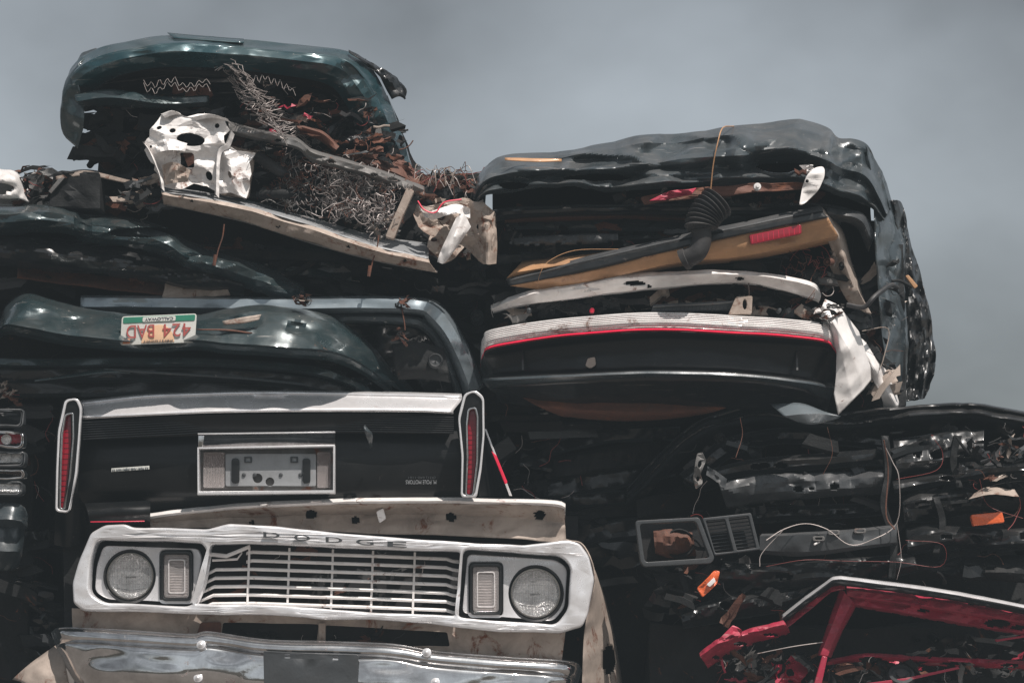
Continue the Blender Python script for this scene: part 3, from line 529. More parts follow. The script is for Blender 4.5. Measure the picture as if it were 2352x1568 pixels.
b=B('dark'); scrap(b,-10,900,125,1560,.2,.5,70,DK,71,0,1,.3); scrap(b,1120,920,1300,1160,.3,.6,30,['dark','hole','black'],72); b.make('scrap_metal',c)
# ================= left edge lamp car
c=car('crushed car end with stacked lamp clusters',0,1310)
for k,(y0,y1) in enumerate(((940,985),(990,1028),(1032,1070),(1074,1100),(1104,1140))):
    b=B('chrome'); plate(b,[rr(-70,y0,62-2*abs(k-1),y1,14),rr(-60,y0+5,54-2*abs(k-1),y1-6,10)],-.1+.01*k,.05,.005,'chrome'if k%2 else 'plastic',.02,6,k,sub=.05)
    hh=b.make('tail_light',c,'dirty chrome-framed lamp unit'); b=B('redl'); mk=('plastic','redl','reflector','lensr','reflector')[k]; plate(b,[rr(-58,y0+7,52,y1-8,8)],-.07,.01,.003,mk,.02,8,k,sub=.04)
    if k in(1,2): rev(b,W(15,(y0+y1)/2,-.08),[(0,.01),(.02,.005),(.022,-.02)],'reflector',14)
    b.make('lens',hh)
b=B('plastic'); loft(b,[[(-80,1150,0),(0,1150,-.05),(50,1158,-.03),(65,1180,.1)],[(-80,1190,-.03),(0,1190,-.1),(45,1195,-.08),(62,1210,.1)],[(-80,1200,0),(0,1205,-.03),(44,1208,0),(58,1215,.1)],[(-80,1260,0),(0,1265,-.07),(36,1265,-.04),(50,1270,.1)],[(-80,1305,.1),(0,1308,.05),(20,1308,.05),(40,1300,.1)]],24,24,amp=.01,mk='slate',seed=3,fold=(40,30,.02),lin=True); b.make('bumper',c,sol=.003)
b=B('dark'); hull(b,-200,80,930,1560,.35,3,.05,seed=19); b.make('body',c)
# ================= L5 pickup
c=thing('pickup_truck','dented silver-white pickup truck front with chrome bumper','pickup truck',Vector((-.7,1,0)))
def wp(w): return .05*((w.x+.72)/1.0)**2 -.03
b=B('silver')
o=[(245,1207),(292,1204),(310,1212),(480,1216),(530,1204),(600,1208),(760,1222),(900,1234),(1000,1242),(1100,1250),(1200,1252),(1300,1240),(1330,1247),(1352,1275),(1366,1330),(1352,1410),(1338,1440),(1290,1455),(1150,1450),(1000,1432),(860,1420),(750,1424),(700,1418),(450,1408),(250,1404),(195,1402),(172,1385),(169,1340),(185,1285),(212,1225)]
h1=rpoly([(225,1240),(468,1248),(480,1265),(468,1340),(445,1392),(240,1384),(207,1362),(210,1290)],18)
h2=rpoly([(1065,1262),(1285,1276),(1312,1298),(1306,1400),(1278,1436),(1052,1416)],16)
h3=rpoly([(490,1250),(570,1249),(800,1258),(1058,1268),(1048,1412),(850,1404),(640,1392),(450,1384),(474,1300)],8)
plate(b,[rpoly(o,9,4),h1,h2,h3],-.1,.07,.010,'silver',.008,3.5,4,warp=wp,sub=.05,fold=(90,60,.006))
b.make('grille_surround',c,'brushed silver grille surround, dented top edge')
for ch,x0,x1,yy in (('D',605,642,1222),('O',675,712,1228),('D',748,786,1233),('G',818,858,1238),('E',890,934,1243)):
    text(ch,x0,yy-1,x1,yy+12,-.162+wp(W((x0+x1)/2,yy,0)),'plastic',c,'grille_letter',False,.005,2,bold=.01)
b=B('white')
t=[(330,1180,.0),(500,1160,-.03),(700,1148,-.05),(900,1143,-.06),(1100,1144,-.05),(1280,1151,-.02),(1298,1172,.02)]
loft(b,[off(t,-2,.6),off(t,0,.0),off(t,7,-.03),off(t,12,-.01)],90,12,amp=.005,mk='white',seed=2,lin=True,fold=(80,20,.008))
loft(b,[off(t,12,-.01),[(335,1200,.0),(500,1190,.02),(700,1182,.03),(900,1180,.03),(1100,1184,.03),(1270,1195,.02),(1298,1205,.02)],[(340,1212,.0),(500,1212,.02),(700,1218,.0),(900,1226,.0),(1100,1232,.0),(1270,1245,.0),(1300,1250,.02)]],160,28,amp=.006,mk='tan',seed=3,lin=True,fold=(90,30,.012),holes=[(715,1180,13,11),(815,1193,9,9),(1035,1188,11,11),(1240,1182,13,11),(580,1198,6,6)])
plate(b,[rpoly([(865,1175),(880,1167),(886,1190),(872,1200)],3,3)],-.03,.01,.002,'white')
b.make('hood',c,'rusting off-white hood front edge, bent upward',sol=.003)
def bez(out,hc,hr,ts,ydep=-.06):
    q=B('silver'); plate(q,[rpoly(out,14),ell(hc[0],hc[1],hr+4,n=40),rr(ts[0]-3,ts[1]-3,ts[2]+3,ts[3]+3,12)],ydep,.02,.005,'silver',warp=wp)
    q.make('headlight_bezel',c)
    wpv=wp(W(hc[0],hc[1],0)); cc=W(hc[0],hc[1],ydep-.012); cc.y+=wpv; Rr=hr*S
    q=B('black'); rev(q,cc,[(Rr+.014,-.03),(Rr+.012,.008),(Rr+.004,.012),(Rr-.001,.004)],'black',40); rev(q,cc,[(Rr,.002),(Rr-.002,.014),(Rr-.007,.014),(Rr-.010,.002)],'chrome',40)
    h=q.make('headlight',c,'round headlight with chrome ring')
    q=B('reflector'); rev(q,cc,[(Rr-.009,.001)]+[(Rr*f,-.006-.026*(1-f*f)) for f in (.86,.78,.7,.6,.5,.4,.3,.2,.12)]+[(0,-.031)],'reflector',48)
    tube(q,[cc+Vector((-.02,.01,-.004)),cc+Vector((.02,.01,-.002))],.004,'plastic',6,True,smooth=False); tube(q,[cc+Vector((-.055,.004,-.045)),cc+Vector((0,.0,-.052)),cc+Vector((.055,.004,-.045))],.0016,'plastic',5,True); q.make('reflector',h)
    q=B('lens'); rev(q,cc,[(Rr-.01,.002),(Rr*.8,.010),(Rr*.55,.016),(Rr*.3,.0195),(0.0,.021)],'lens',40)
    dome=lambda x,z:-.0045-.0165*(1-(x/Rr)**2-(z/Rr)**2)
    for k in range(-6,7):
        x=k*Rr*.13; hh=math.sqrt(max(0,(Rr*.86)**2-x*x)); tube(q,[cc+Vector((x,dome(x,z),z)) for z in [hh*(s/4-1) for s in range(9)]],.0013,'lens',4,True)
    for k in (-2,-1,0,1,2):
        z=k*Rr*.32; hh=math.sqrt(max(0,(Rr*.86)**2-z*z)); tube(q,[cc+Vector((x,dome(x,z),z)) for x in [hh*(s/4-1) for s in range(9)]],.0014,'lens',4,True)
    q.make('lens',h)
    q=B('black'); plate(q,[rr(*ts,12),rr(ts[0]+5,ts[1]+6,ts[2]-5,ts[3]-6,9)],ydep-.02,.03,.003,'black',warp=wp); h=q.make('turn_signal',c,'upright rectangular clear turn signal')
    q=B('lensr'); plate(q,[rr(ts[0]+6,ts[1]+7,ts[2]-6,ts[3]-7,8)],ydep-.024,.016,.004,'lensr',warp=wp); plate(q,[rr(ts[0]+6,ts[1]+7,ts[2]-6,ts[3]-7,8)],ydep-.01,.004,.001,'frost',warp=wp)
    plate(q,[rr(ts[0]+15,ts[1]+18,ts[2]-15,ts[3]-17,7),rr(ts[0]+18,ts[1]+21,ts[2]-18,ts[3]-20,5)],ydep-.036,.005,.001,'frost',warp=wp)
    for k in range(15):
        yy=ts[1]+14+(ts[3]-ts[1]-28)*k/14; tube(q,[(ts[0]+12,yy,ydep-.036+wpv),(ts[2]-12,yy,ydep-.036+wpv)],.0022,'frost',5)
    q.make('lens',h)
bez([(238,1252),(458,1260),(466,1280),(456,1340),(436,1382),(248,1376),(218,1358),(222,1300)],(300,1323),54,(372,1266,442,1380))
bez([(1074,1272),(1278,1285),(1303,1304),(1297,1395),(1270,1426),(1062,1408)],(1230,1362),57,(1080,1294,1152,1412))
for hh_ in (h1,h2): b=B('black'); plate(b,[hh_],-.0,.01,.001,'gloss',warp=wp); b.make('lamp_housing',c)
b=B('white')
def flatbar(P,hh=.0068,dd=.012,mk='white'):
    Q=[W(*p) for p in P]; vs=[];fs=[]
    for q in Q: vs+= [q+Vector((0,-dd/2,hh*.7)),q+Vector((0,-dd/2-.003,0)),q+Vector((0,-dd/2,-hh)),q+Vector((0,dd/2,-hh)),q+Vector((0,dd/2,hh))]
    for i in range(len(Q)-1):
        for k in range(5): a=i*5+k;d=i*5+(k+1)%5; fs.append((a,d,d+5,a+5))
    b.add(vs,fs,mk)
for k in range(7):
    y0=1266+k*19.6; L0=[(478-k*3.6,y0+15,-.05),(500-k*2,y0+2,-.075)] if k>1 else [(566,y0+4,-.07)]
    flatbar(L0+[(580,y0+1,-.08),(700,y0+5,-.09),(850,y0+10,-.09),(1025,y0+17,-.07),(1040,y0+22,-.06),(1054,y0+24,-.05)])
for x in (568,660,760,852,948): 
    a=(x-560)*.035; tube(b,[(x+5,1254+a,-.085),(x,1398+a*.8,-.085)],.0058,'white',4)
flatbar([(482,1272,-.1),(520,1276,-.12),(545,1266,-.13),(574,1254,-.09)],.008); flatbar([(488,1286,-.09),(545,1283,-.11),(556,1268,-.09)],.005)
b.make('grille',c,'bright metal slatted grille, bars bent at one corner')
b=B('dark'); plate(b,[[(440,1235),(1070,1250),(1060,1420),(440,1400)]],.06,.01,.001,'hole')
scrap(b,480,1260,1040,1400,-.0,.05,34,['rust','dark','dark','dark','dark'],81,0,.6); b.make('radiator',c,'rusty radiator core behind the grille')
b=B('white')
vo=[(166,1396),(450,1402),(750,1412),(1000,1425),(1300,1445),(1290,1530),(1000,1515),(750,1510),(450,1500),(168,1500)]
plate(b,[vo,rpoly([(512,1430),(732,1432),(728,1470),(508,1468)],5,3),rpoly([(748,1434),(1028,1452),(1034,1484),(900,1482),(748,1476)],5,3)],-.035,.01,.002,'tan',.005,4,8,sub=.05,fold=(90,30,.006))
plate(b,[rpoly([(462,1428),(508,1428),(508,1462),(450,1462)],4,3)],-.06,.012,.002,'rust'); plate(b,[rr(732,1430,748,1470,2)],-.055,.012,.002,'beam')
b.make('front_valance',c,'dirty beige panel under the grille')
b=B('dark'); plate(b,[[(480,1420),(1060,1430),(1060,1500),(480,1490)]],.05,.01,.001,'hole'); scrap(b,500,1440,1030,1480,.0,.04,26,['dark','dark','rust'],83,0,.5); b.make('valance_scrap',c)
b=B('white')
f1=[(1300,1240,.0),(1335,1246,-.03),(1358,1285,-.06),(1366,1335,-.07),(1352,1410,-.06),(1345,1470,-.04),(1342,1600,-.04)]
f2=[(1300,1236,.4),(1340,1262,.2),(1366,1310,.12),(1380,1365,.15),(1388,1420,.2),(1398,1480,.25),(1400,1600,.25)]
f3=[(1302,1234,.9),(1345,1275,.6),(1378,1340,.5),(1400,1420,.5),(1412,1480,.5),(1425,1560,.5),(1430,1620,.5)]
loft(b,[[(p[0]-2,p[1]+2,p[2]+.03) for p in f1],f1,f2,f3,[(p[0]+20,p[1]+20,p[2]+1.2) for p in f3]],80,40,amp=.006,fr=4,mk='tan',seed=7,holes=[(1398,1515,16,34)],fold=(60,60,.015))
b.make('fender',c,'off-white fender with a rust hole',sol=.004)
b=B('chrome')
t=[(118,1452,.1),(150,1441,-.08),(300,1447,-.16),(440,1456,-.18),(480,1450,-.18),(610,1468,-.2),(760,1472,-.2),(900,1478,-.2),(1000,1494,-.18),(1170,1508,-.16),(1310,1518,-.1),(1336,1540,.1)]
prof=[(-1,.10),(0,0),(3,-.012),(10,-.035),(22,-.045),(30,-.035),(34,-.03),(40,-.05),(60,-.058),(100,-.062),(125,-.04),(140,.0),(155,.06)]
loft(b,[[(p[0]+(dy*.35 if i<2 else (-dy*.3 if i>9 else 0)),p[1]+dy,p[2]+dz) for i,p in enumerate(t)] for dy,dz in prof],140,72,amp=.002,fr=3.2,mk='chrome',seed=6,dents=[(1180,1560,80,30,.015),(250,1510,50,30,.01),(900,1530,60,20,.008),(520,1500,50,24,.01)],fold=(200,90,.004))
b.make('bumper',c,'scratched chrome bumper with dents',sol=.004)
b=B('grey'); plate(b,[rpoly([(606,1494),(824,1502),(820,1600),(608,1600)],6,3),rr(655,1500,668,1510,2),rr(765,1504,778,1514,2)],-.275,.006,.002,'plastic',.006,5,sub=.06); b.make('plate_bracket',c,'blank dark number plate holder')
for x,y in ((462,1480),(980,1498),(455,1556),(1000,1566)):
    b=B('chrome'); rev(b,W(x,y,-.245),[(0,.012),(.007,.010),(.012,.004),(.017,.002),(.018,-.02)],'silver',16,Vector((0,-1,.3))); b.make('bumper_bolt',c)
b=B('white'); loft(b,[[(30,1560,.1),(80,1515,.05),(130,1480,.1)],[(60,1575,.0),(100,1545,-.05),(150,1520,.0)],[(60,1640,.0),(110,1640,-.02),(170,1640,.0)]],16,10,amp=.01,mk='tan',fold=(40,40,.02)); b.make('fender_tip',c,'bent white fender corner',sol=.004)
b=B('dark'); hull(b,190,1330,1180,1610,.25,4.4,.03,seed=20)
loft(b,[[(145,1230,.1),(200,1210,.1)],[(150,1600,.1),(200,1600,.1)]],6,6,mk='dark'); b.make('body',c)
for x in (-1.45,.1):
    for y in (.9,3.6):
        b=B('rubber'); rev(b,Vector((x,y,.33)),[(.0,-.08),(.17,-.08),(.2,-.11),(.3,-.11),(.33,-.08),(.33,.08),(.3,.11),(.2,.11),(.17,.08),(0,.08)],'rubber',30,Vector((1,0,0))); b.make('wheel',c)
# ================= R1 slate crumpled car
c=car('crumpled slate-grey car bumper folded over the pile top',1550,490)
b=B('slate')
T=[(1086,452,.35),(1100,405,.2),(1132,370,.2),(1185,352,.22),(1300,346,.22),(1400,327,.22),(1470,316,.22),(1560,308,.22),(1640,298,.2),(1720,290,.2),(1830,278,.2),(1900,292,.2),(1925,318,.15),(1990,335,.2),(2025,410,.25),(2045,480,.3)]
def sh(P,lo,f,dz): return [(p[0]+(q[0]-p[0])*f,p[1]+(q[1]-p[1])*f,q[2]+dz) for p,q in zip(P,lo)]
Lq=[(1092,470,.2),(1108,455,.05),(1140,445,.0),(1200,440,-.03),(1300,430,-.05),(1400,440,-.05),(1480,436,-.06),(1560,430,-.06),(1640,425,-.07),(1720,420,-.07),(1820,420,-.05),(1890,440,-.02),(1930,455,.05),(1975,465,.1),(2005,480,.18),(2030,510,.25)]
loft(b,[off(T,6,.8),T,sh(T,Lq,.16,.06),sh(T,Lq,.38,-.06),sh(T,Lq,.5,-.10),sh(T,Lq,.62,-.03),sh(T,Lq,.8,-.03),sh(T,Lq,.9,-.10),Lq],220,84,
 dents=[(1330,372,150,18,.12),(1545,345,120,34,.12),(1790,372,90,30,.14),(1175,425,50,16,.08),(1700,345,34,60,-.10),(1480,326,34,30,-.07),(1905,380,24,70,-.08),(1955,385,26,50,.08),(1240,390,60,10,-.05),(1380,408,110,16,.08),(1620,400,120,12,-.05),(1640,330,60,20,.06)],
 holes=[(1180,430,34,7),(1370,410,78,8),(1795,384,58,11)],amp=.004,fr=3.2,mk='slate',seed=12,lin=True,fold=(105,50,.085))
b.make('bumper',c,'crumpled slate plastic bumper skin',sol=.004,ang=22)
b=B('slate')
loft(b,[[(1110,500,.1),(1160,478,.05),(1400,470,.02),(1700,468,.0),(1900,470,.05),(2000,500,.2)],[(1110,508,.05),(1160,484,-.02),(1400,476,-.05),(1700,474,-.05),(1900,476,0),(2000,508,.2)],[(1112,518,.05),(1160,494,-.02),(1400,486,-.05),(1700,484,-.05),(1900,484,0),(2000,515,.2)],[(1115,530,.15),(1160,505,.08),(1400,495,.05),(1700,492,.05),(1900,495,.1),(2000,525,.3)]],110,10,amp=.004,mk='black',seed=4,lin=True,fold=(90,20,.02))
b.make('lower_lip',c,sol=.003)
b=B('orange'); loft(b,[[(1160,362,-.1),(1230,364,-.12),(1290,366,-.1)],[(1160,368,-.11),(1230,372,-.13),(1290,372,-.1)]],16,3,mk='orange',amp=.005); b.make('trim_strip',c,'thin tan trim strip',sol=.002)
b=B('dark'); hull(b,1130,2000,375,520,.45,3.2,.04,seed=22); b.make('body',c)
b=B('slate')
loft(b,[[(1990,335,.1),(2028,400,.3),(2050,470,.6)],[(2005,440,.12),(2050,500,.35),(2076,540,.6)],[(2010,560,.15),(2060,620,.4),(2095,640,.7)],[(2020,700,.2),(2070,760,.4),(2108,780,.7)],[(2040,880,.3),(2085,900,.5),(2118,910,.8)]],34,80,amp=.008,fr=4,mk='slate',seed=5,fold=(36,80,.07))
b.make('side_panel',c,'buckled dark side panel hanging down',sol=.004,ang=22)
b=B('black')
loft(b,[[(2040,468,.5),(2058,466,.5),(2075,478,.6)],[(2062,560,.5),(2085,555,.55),(2095,570,.6)],[(2075,640,.5),(2100,640,.55),(2112,620,.6)],[(2085,760,.5),(2125,740,.55),(2138,745,.6)],[(2085,840,.5),(2120,850,.55),(2148,850,.6)],[(2080,925,.5),(2105,922,.55),(2125,915,.6)]],28,90,amp=.02,fr=6,mk='black',seed=6,fold=(18,50,.07))
ob=b.make('torn_sheet',None,sol=.003,ang=25); thing('','torn dark sheet metal drooping down the pile side','torn sheet metal',0,ob=ob)
# R2
c=car('flattened dark car with exposed red inner panel',1500,620)
b=B('red'); plate(b,[rpoly([(1470,455),(1560,435),(1700,424),(1840,420),(1850,438),(1700,445),(1560,458),(1480,472)],5,3),ell(1740,430,9,7,12)],-.14,.012,.002,'rust',.01,7,3,sub=.04,fold=(60,30,.02)); plate(b,[rpoly([(1490,462),(1540,440),(1600,432),(1590,446),(1530,462)],4,3)],-.18,.01,.002,'red',.01,8,2,sub=.03,fold=(30,20,.03))
rev(b,W(1740,428,-.18),[(.0,.012),(.006,.012),(.007,.0),(.014,.0),(.016,-.02)],'white',16); b.make('inner_panel',c,'red and rust inner panel strip')
b=B('tan'); loft(b,[[(1160,500,.1),(1300,492,.05),(1440,490,.05),(1600,498,.08)],[(1160,506,.05),(1300,500,-.02),(1440,496,-.02),(1600,504,.0)],[(1160,512,.1),(1300,508,.05),(1440,504,.05),(1600,512,.08)]],50,6,mk='rust',amp=.004,lin=True,fold=(60,20,.01)); b.make('floor_rail',c,sol=.003)
b=B('plastic'); loft(b,[[(1180,545,.1),(1300,540,.05),(1420,535,.05)],[(1180,548,.0),(1300,543,-.02),(1420,538,-.02)],[(1180,566,.0),(1300,562,-.02),(1420,556,-.02)]],60,8,mk='plastic',amp=.006,seed=4,lin=True,fold=(40,20,.025)); b.make('floor_rail',c,sol=.003)
b=B('plastic'); loft(b,[[(1900,478,.0),(1980,490,.08),(2010,540,.2)],[(1900,490,-.05),(1975,505,.0),(2002,560,.15)],[(1905,505,.05),(1965,520,.1),(1995,580,.2)]],40,8,mk='plastic',amp=.005,seed=2,fold=(40,20,.02)); b.make('bumper_end',c,sol=.003)
b=B('dark'); strata(b,1140,1990,500,640,12,.1,.38,['dark','black','slate','dark','black','plastic'],91,-.04,.01,(14,40)); scrap(b,1150,475,1600,600,.02,.35,110,DK+['rust'],92,0,.6,.3); scrap(b,1680,470,1960,620,.1,.4,30,DK,93,0,.8); scrap(b,1420,445,1860,475,-.05,.2,64,['rust','dark','dark','grey','dark','rust'],94,0,.45); b.make('scrap_metal',c)
b=B('dark'); hull(b,1120,2010,500,640,.42,3.2,.04,seed=23); b.make('body',c)
b=B('rubber')
hp=[W(x,y,z) for x,y,z in ((1650,462,-.22),(1622,490,-.23),(1610,520,-.24),(1612,550,-.24),(1600,580,-.24),(1568,598,-.22))]
N=150; ref=[cr(hp,i/N*(len(hp)-1)) for i in range(N+1)]
tube(b,ref,.052,'rubber',20,True,smooth=False,rf=lambda t:(1.25-.3*t if t<.45 else .72)*(1+(.12*math.sin(t*2*math.pi*20) if t<.48 else 0))*(1.15 if t>.93 else 1),cap=True)
ob=b.make('air_hose'); thing('','black corrugated rubber air hose draped over the bumper','rubber hose',0,ob=ob)
b=B('white'); plate(b,[rpoly([(1893,384),(1895,405),(1880,435),(1850,465),(1834,472),(1840,430),(1852,400),(1872,385)],10,4),ell(1852,415,4)],-.2,.006,.002,'white',.01,7,2,sub=.05,fold=(40,40,.015))
scrap(b,1838,380,1862,400,-.2,-.16,6,['white','rust'],95,0,.3)
ob=b.make('metal_bracket'); thing('','pale curved metal bracket dangling from the bumper','metal bracket',0,ob=ob)
b=B('rust'); tube(b,[(1685,290,.1),(1660,294,-.15),(1648,330,-.2),(1638,380,-.19),(1632,440,-.17)],.0025,'orange',5,n=20); tube(b,[(1630,430,-.17),(1630,455,-.17)],.006,'rust',6)
ob=b.make('strap'); thing('','thin rusty strap hanging over the crumpled bumper','strap',0,ob=ob)
# R3 orange
c=car('tan and black car rear panel tilted over white car',1550,690)
b=B('orange')
a1=[(1162,640,.0),(1350,590,-.06),(1540,546,-.1),(1700,512,-.12),(1885,473,-.1)]
a2=[(1165,646,-.04),(1350,600,-.1),(1540,556,-.14),(1700,523,-.16),(1890,484,-.14)]
a3=[(1172,655,-.05),(1350,622,-.1),(1540,576,-.14),(1700,540,-.16),(1902,500,-.14)]
a4=[(1240,665,-.02),(1380,640,-.07),(1560,602,-.11),(1720,585,-.13),(1925,540,-.1)]
a5=[(1250,672,.1),(1380,650,.08),(1560,612,.05),(1720,598,.03),(1920,556,.05)]
loft(b,[off(a1,3,.3),a1,a2],80,6,mk='plastic',lin=True,amp=.004); loft(b,[a2,off(a2,5,-.01),off(a3,0,-.01)],80,6,mk='black',lin=True,amp=.004)
loft(b,[a3,a4,a5],100,14,mk='orange',amp=.004,dents=[(1782,540,68,24,.02)],seed=3,lin=True,fold=(110,40,.010))
b.make('rear_panel',c,'tan rear panel with black rubbing strip',sol=.004,ang=25)
b=B('orange'); loft(b,[[(1200,600,.1),(1280,590,.05),(1380,580,.05),(1540,545,.1)],[(1180,622,-.02),(1280,608,-.06),(1380,592,-.04),(1540,556,-.04)],[(1162,640,0),(1280,612,-.03),(1380,598,-.02),(1540,560,-.02)]],40,8,mk='orange',amp=.004,fold=(60,30,.01)); b.make('trunk_lid',c,'tan lid edge',sol=.003)
b=B('tan'); loft(b,[[(1885,473,.05),(1935,530,.15),(1955,600,.2),(1985,690,.25)],[(1890,486,-.12),(1925,540,-.02),(1945,610,.05),(1975,695,.15)],[(1880,520,-.08),(1905,560,.0),(1930,620,.08),(1955,670,.15)]],50,14,mk='tan',amp=.006,seed=2,fold=(40,40,.019)); b.make('quarter_panel',c,sol=.004)
b=B('redl'); plate(b,[rpoly([(1720,541),(1840,516),(1841,538),(1724,563)],5,3)],-.165,.012,.003,'redl'); 
for k in range(10): tube(b,[(1728+k*12,542-k*2.5,-.174),(1729+k*12,558-k*2.4,-.174)],.001,'redb',4)
b.make('reflector',c,'red rear reflector')
b=B('dark'); scrap(b,1700,585,1950,680,-.02,.35,70,DK+['rust','grey'],101,0,.6,.35); curly(b,1780,580,1900,620,-.05,.1,14,9,('rubber','wirer','rust'),.0014,0,.02,.04); tube(b,[(1235,660,-.08),(1240,630,-.14),(1260,600,-.14),(1320,575,-.12),(1420,572,-.1)],.0014,'orange',4)
scrap(b,1150,640,1400,700,.0,.35,30,DK,102,0,.7); b.make('scrap_metal',c)
b=B('dark'); hull(b,1130,1980,600,720,.42,3.2,.04,seed=24); b.make('body',c)
# R4 white
c=car('white car rear with ribbed bumper and red stripe',1520,950)
b=B('white')
t=[(1128,702,.1),(1180,680,.0),(1280,655,-.04),(1450,630,-.06),(1600,622,-.08),(1700,624,-.08),(1800,634,-.06),(1868,652,-.03),(1885,672,.1)]
l=[(1132,715,.1),(1180,702,.0),(1280,688,-.02),(1450,666,-.04),(1600,652,-.05),(1700,648,-.05),(1790,662,-.04),(1862,682,-.02),(1882,690,.1)]
loft(b,[off(t,2,.5),t,off(t,8,-.03),l,off(l,4,.1)],170,36,amp=.005,fr=6,mk='white',seed=6,lin=True,fold=(60,24,.018),holes=[(1458,650,26,6),(1490,658,5,5),(1700,640,10,4)])
b.make('trunk_lid',c,'rust-edged white trunk lid',sol=.004,ang=20)
b=B('white')
T=[(1104,800,.25),(1110,775,.08),(1135,755,-.02),(1300,731,-.1),(1500,718,-.13),(1700,725,-.11),(1880,740,-.04),(1915,760,.05),(1925,790,.2)]
n=9
for k in range(n):
    f=k/n; dz=-.03*math.sin(f*3.1)
    loft(b,[off(T,f*36,dz+.0015),off(T,f*36+.8,dz-.002),off(T,(f+1/n)*36-1,dz-.002),off(T,(f+1/n)*36,dz+.002)],80,4,mk='white',lin=True,amp=.004,seed=1)
loft(b,[off(T,-2,.25),off(T,0,.005)],80,2,mk='white',amp=.004,seed=1)
b.make('bumper',c,'finely ribbed white bumper')
b=B('redl'); loft(b,[off(T,36,-.005),off(T,37,-.03),off(T,42,-.03),off(T,43,.0)],80,4,mk='redb',lin=True,amp=.004,seed=1); b.make('bumper_stripe',c,'bright red bumper stripe')
b=B('black')
K=[(p[0],p[1]+44,p[2]) for p in T]
K2=[(1108,870,.2),(1120,868,.06),(1150,866,-.02),(1300,860,-.1),(1500,852,-.13),(1700,858,-.11),(1850,874,-.04),(1890,882,.05),(1915,890,.2)]
K3=[(1125,895,.25),(1135,890,.08),(1170,886,.0),(1300,876,-.1),(1500,866,-.12),(1700,870,-.1),(1830,888,-.02),(1870,905,.05),(1905,920,.2)]
K4=[(1140,905,.3),(1160,905,.15),(1200,910,.1),(1300,915,.05),(1500,918,.05),(1700,920,.05),(1800,925,.1),(1850,930,.15),(1900,945,.25)]
loft(b,[K,off(K,20,.06),off(K2,-10,.06),K2],90,18,mk='gloss',amp=.004); loft(b,[off(K2,0,.03),off(K2,1,-.025),off(K2,6,-.03),off(K3,0,.0)],90,8,mk='slate',amp=.003,lin=True); loft(b,[K3,K4,off(K4,20,.1)],90,12,mk='black',amp=.008)
plate(b,[rpoly([(1350,824),(1366,820),(1368,838),(1356,846),(1345,840)],3,2)],-.065,.004,.001,'tan')
for x in (1200,1310,1420,1600,1720,1830): tube(b,[(x,800,-.0),(x+1,850,-.03)],.004,'black',4)
b.make('bumper_face',c,'sunken black bumper face',sol=.003)
b=B('tan'); loft(b,[[(1200,915,.12),(1300,915,.1),(1500,922,.08),(1700,925,.15)],[(1240,935,.1),(1340,945,.08),(1500,950,.06),(1640,945,.12)],[(1290,955,.2),(1380,964,.2),(1480,966,.2),(1560,960,.2)]],50,12,mk='rust',amp=.005,fold=(80,30,.01)); b.make('fuel_tank',c,'dusty brown underbody tank',sol=.003)
b=B('white')
loft(b,[[(1895,688,.0),(1925,700,-.02),(1972,760,.05),(1998,840,.12),(2000,872,.15)],[(1885,712,-.04),(1912,738,-.05),(1950,800,-.03),(1974,860,.03),(1982,895,.08)],[(1900,738,-.02),(1925,780,-.03),(1940,840,-.02),(1950,890,.02),(1960,918,.06)],[(1912,760,.0),(1922,810,.0),(1920,860,.0),(1915,905,.02),(1925,952,.05)]],50,34,mk='white',amp=.002,fr=5,seed=4,lin=True,smooth=False,fold=(90,70,.018))
b.make('fender',c,'white torn fender bent outward',sol=.004,ang=18)
b=B('white'); loft(b,[[(1960,760,.2),(2010,810,.2),(2045,865,.25),(2065,925,.3)],[(1970,790,.15),(2005,835,.15),(2030,880,.2),(2060,935,.25)],[(1990,850,.2),(2010,880,.2),(2025,915,.25),(2030,938,.3)]],40,14,mk='white',amp=.004,seed=5,fold=(60,60,.02)); b.make('fender_flap',c,sol=.004,ang=20)
b=B('tan'); loft(b,[[(1905,575,.1),(1945,640,.15),(1985,700,.2)],[(1915,580,.05),(1960,650,.1),(2000,720,.15)],[(1900,600,.1),(1935,670,.12),(1955,700,.15)]],30,8,mk='tan',amp=.006,seed=6,fold=(30,30,.02))
b.make('pillar',c,sol=.004,ang=30)
b=B('silver'); tube(b,[(1500,705,-.02),(1700,690,-.04),(1720,650,-.05)],.003,'grey',5); plate(b,[rpoly([(1690,682),(1728,680),(1726,722),(1672,724)],4,3),ell(1710,700,5,12,10)],-.06,.02,.003,'beam'); plate(b,[rpoly([(1500,700),(1700,690),(1695,712),(1495,716)],4,3)],.0,.02,.003,'plastic')
for x in range(1510,1690,9): tube(b,[(x,702,-.015),(x-2,714,-.015)],.0015,'black',4)
for x in (1360,1790,1812,1215): rev(b,W(x,712,-.03),[(0,.012),(.007,.01),(.010,.0),(.010,-.04)],'redb' if x==1360 else 'plastic',12)
scrap(b,1180,685,1880,722,.0,.3,80,DK+['tan','grey','rust'],111,0,.6,.25); scrap(b,1865,695,1920,740,-.06,.02,24,['white','grey','rust','dark'],112,0,.35); b.make('trunk_scrap',c)
b=B('dark'); hull(b,1120,1950,690,940,.4,3.4,.04,seed=25); hull(b,1930,2075,560,930,.45,3.2,.03,seed=35); scrap(b,1960,600,2050,900,.2,.45,90,['dark','dark','black','rust','dark','tan','plastic'],113,0,.7,.3,.6); b.make('body',c)
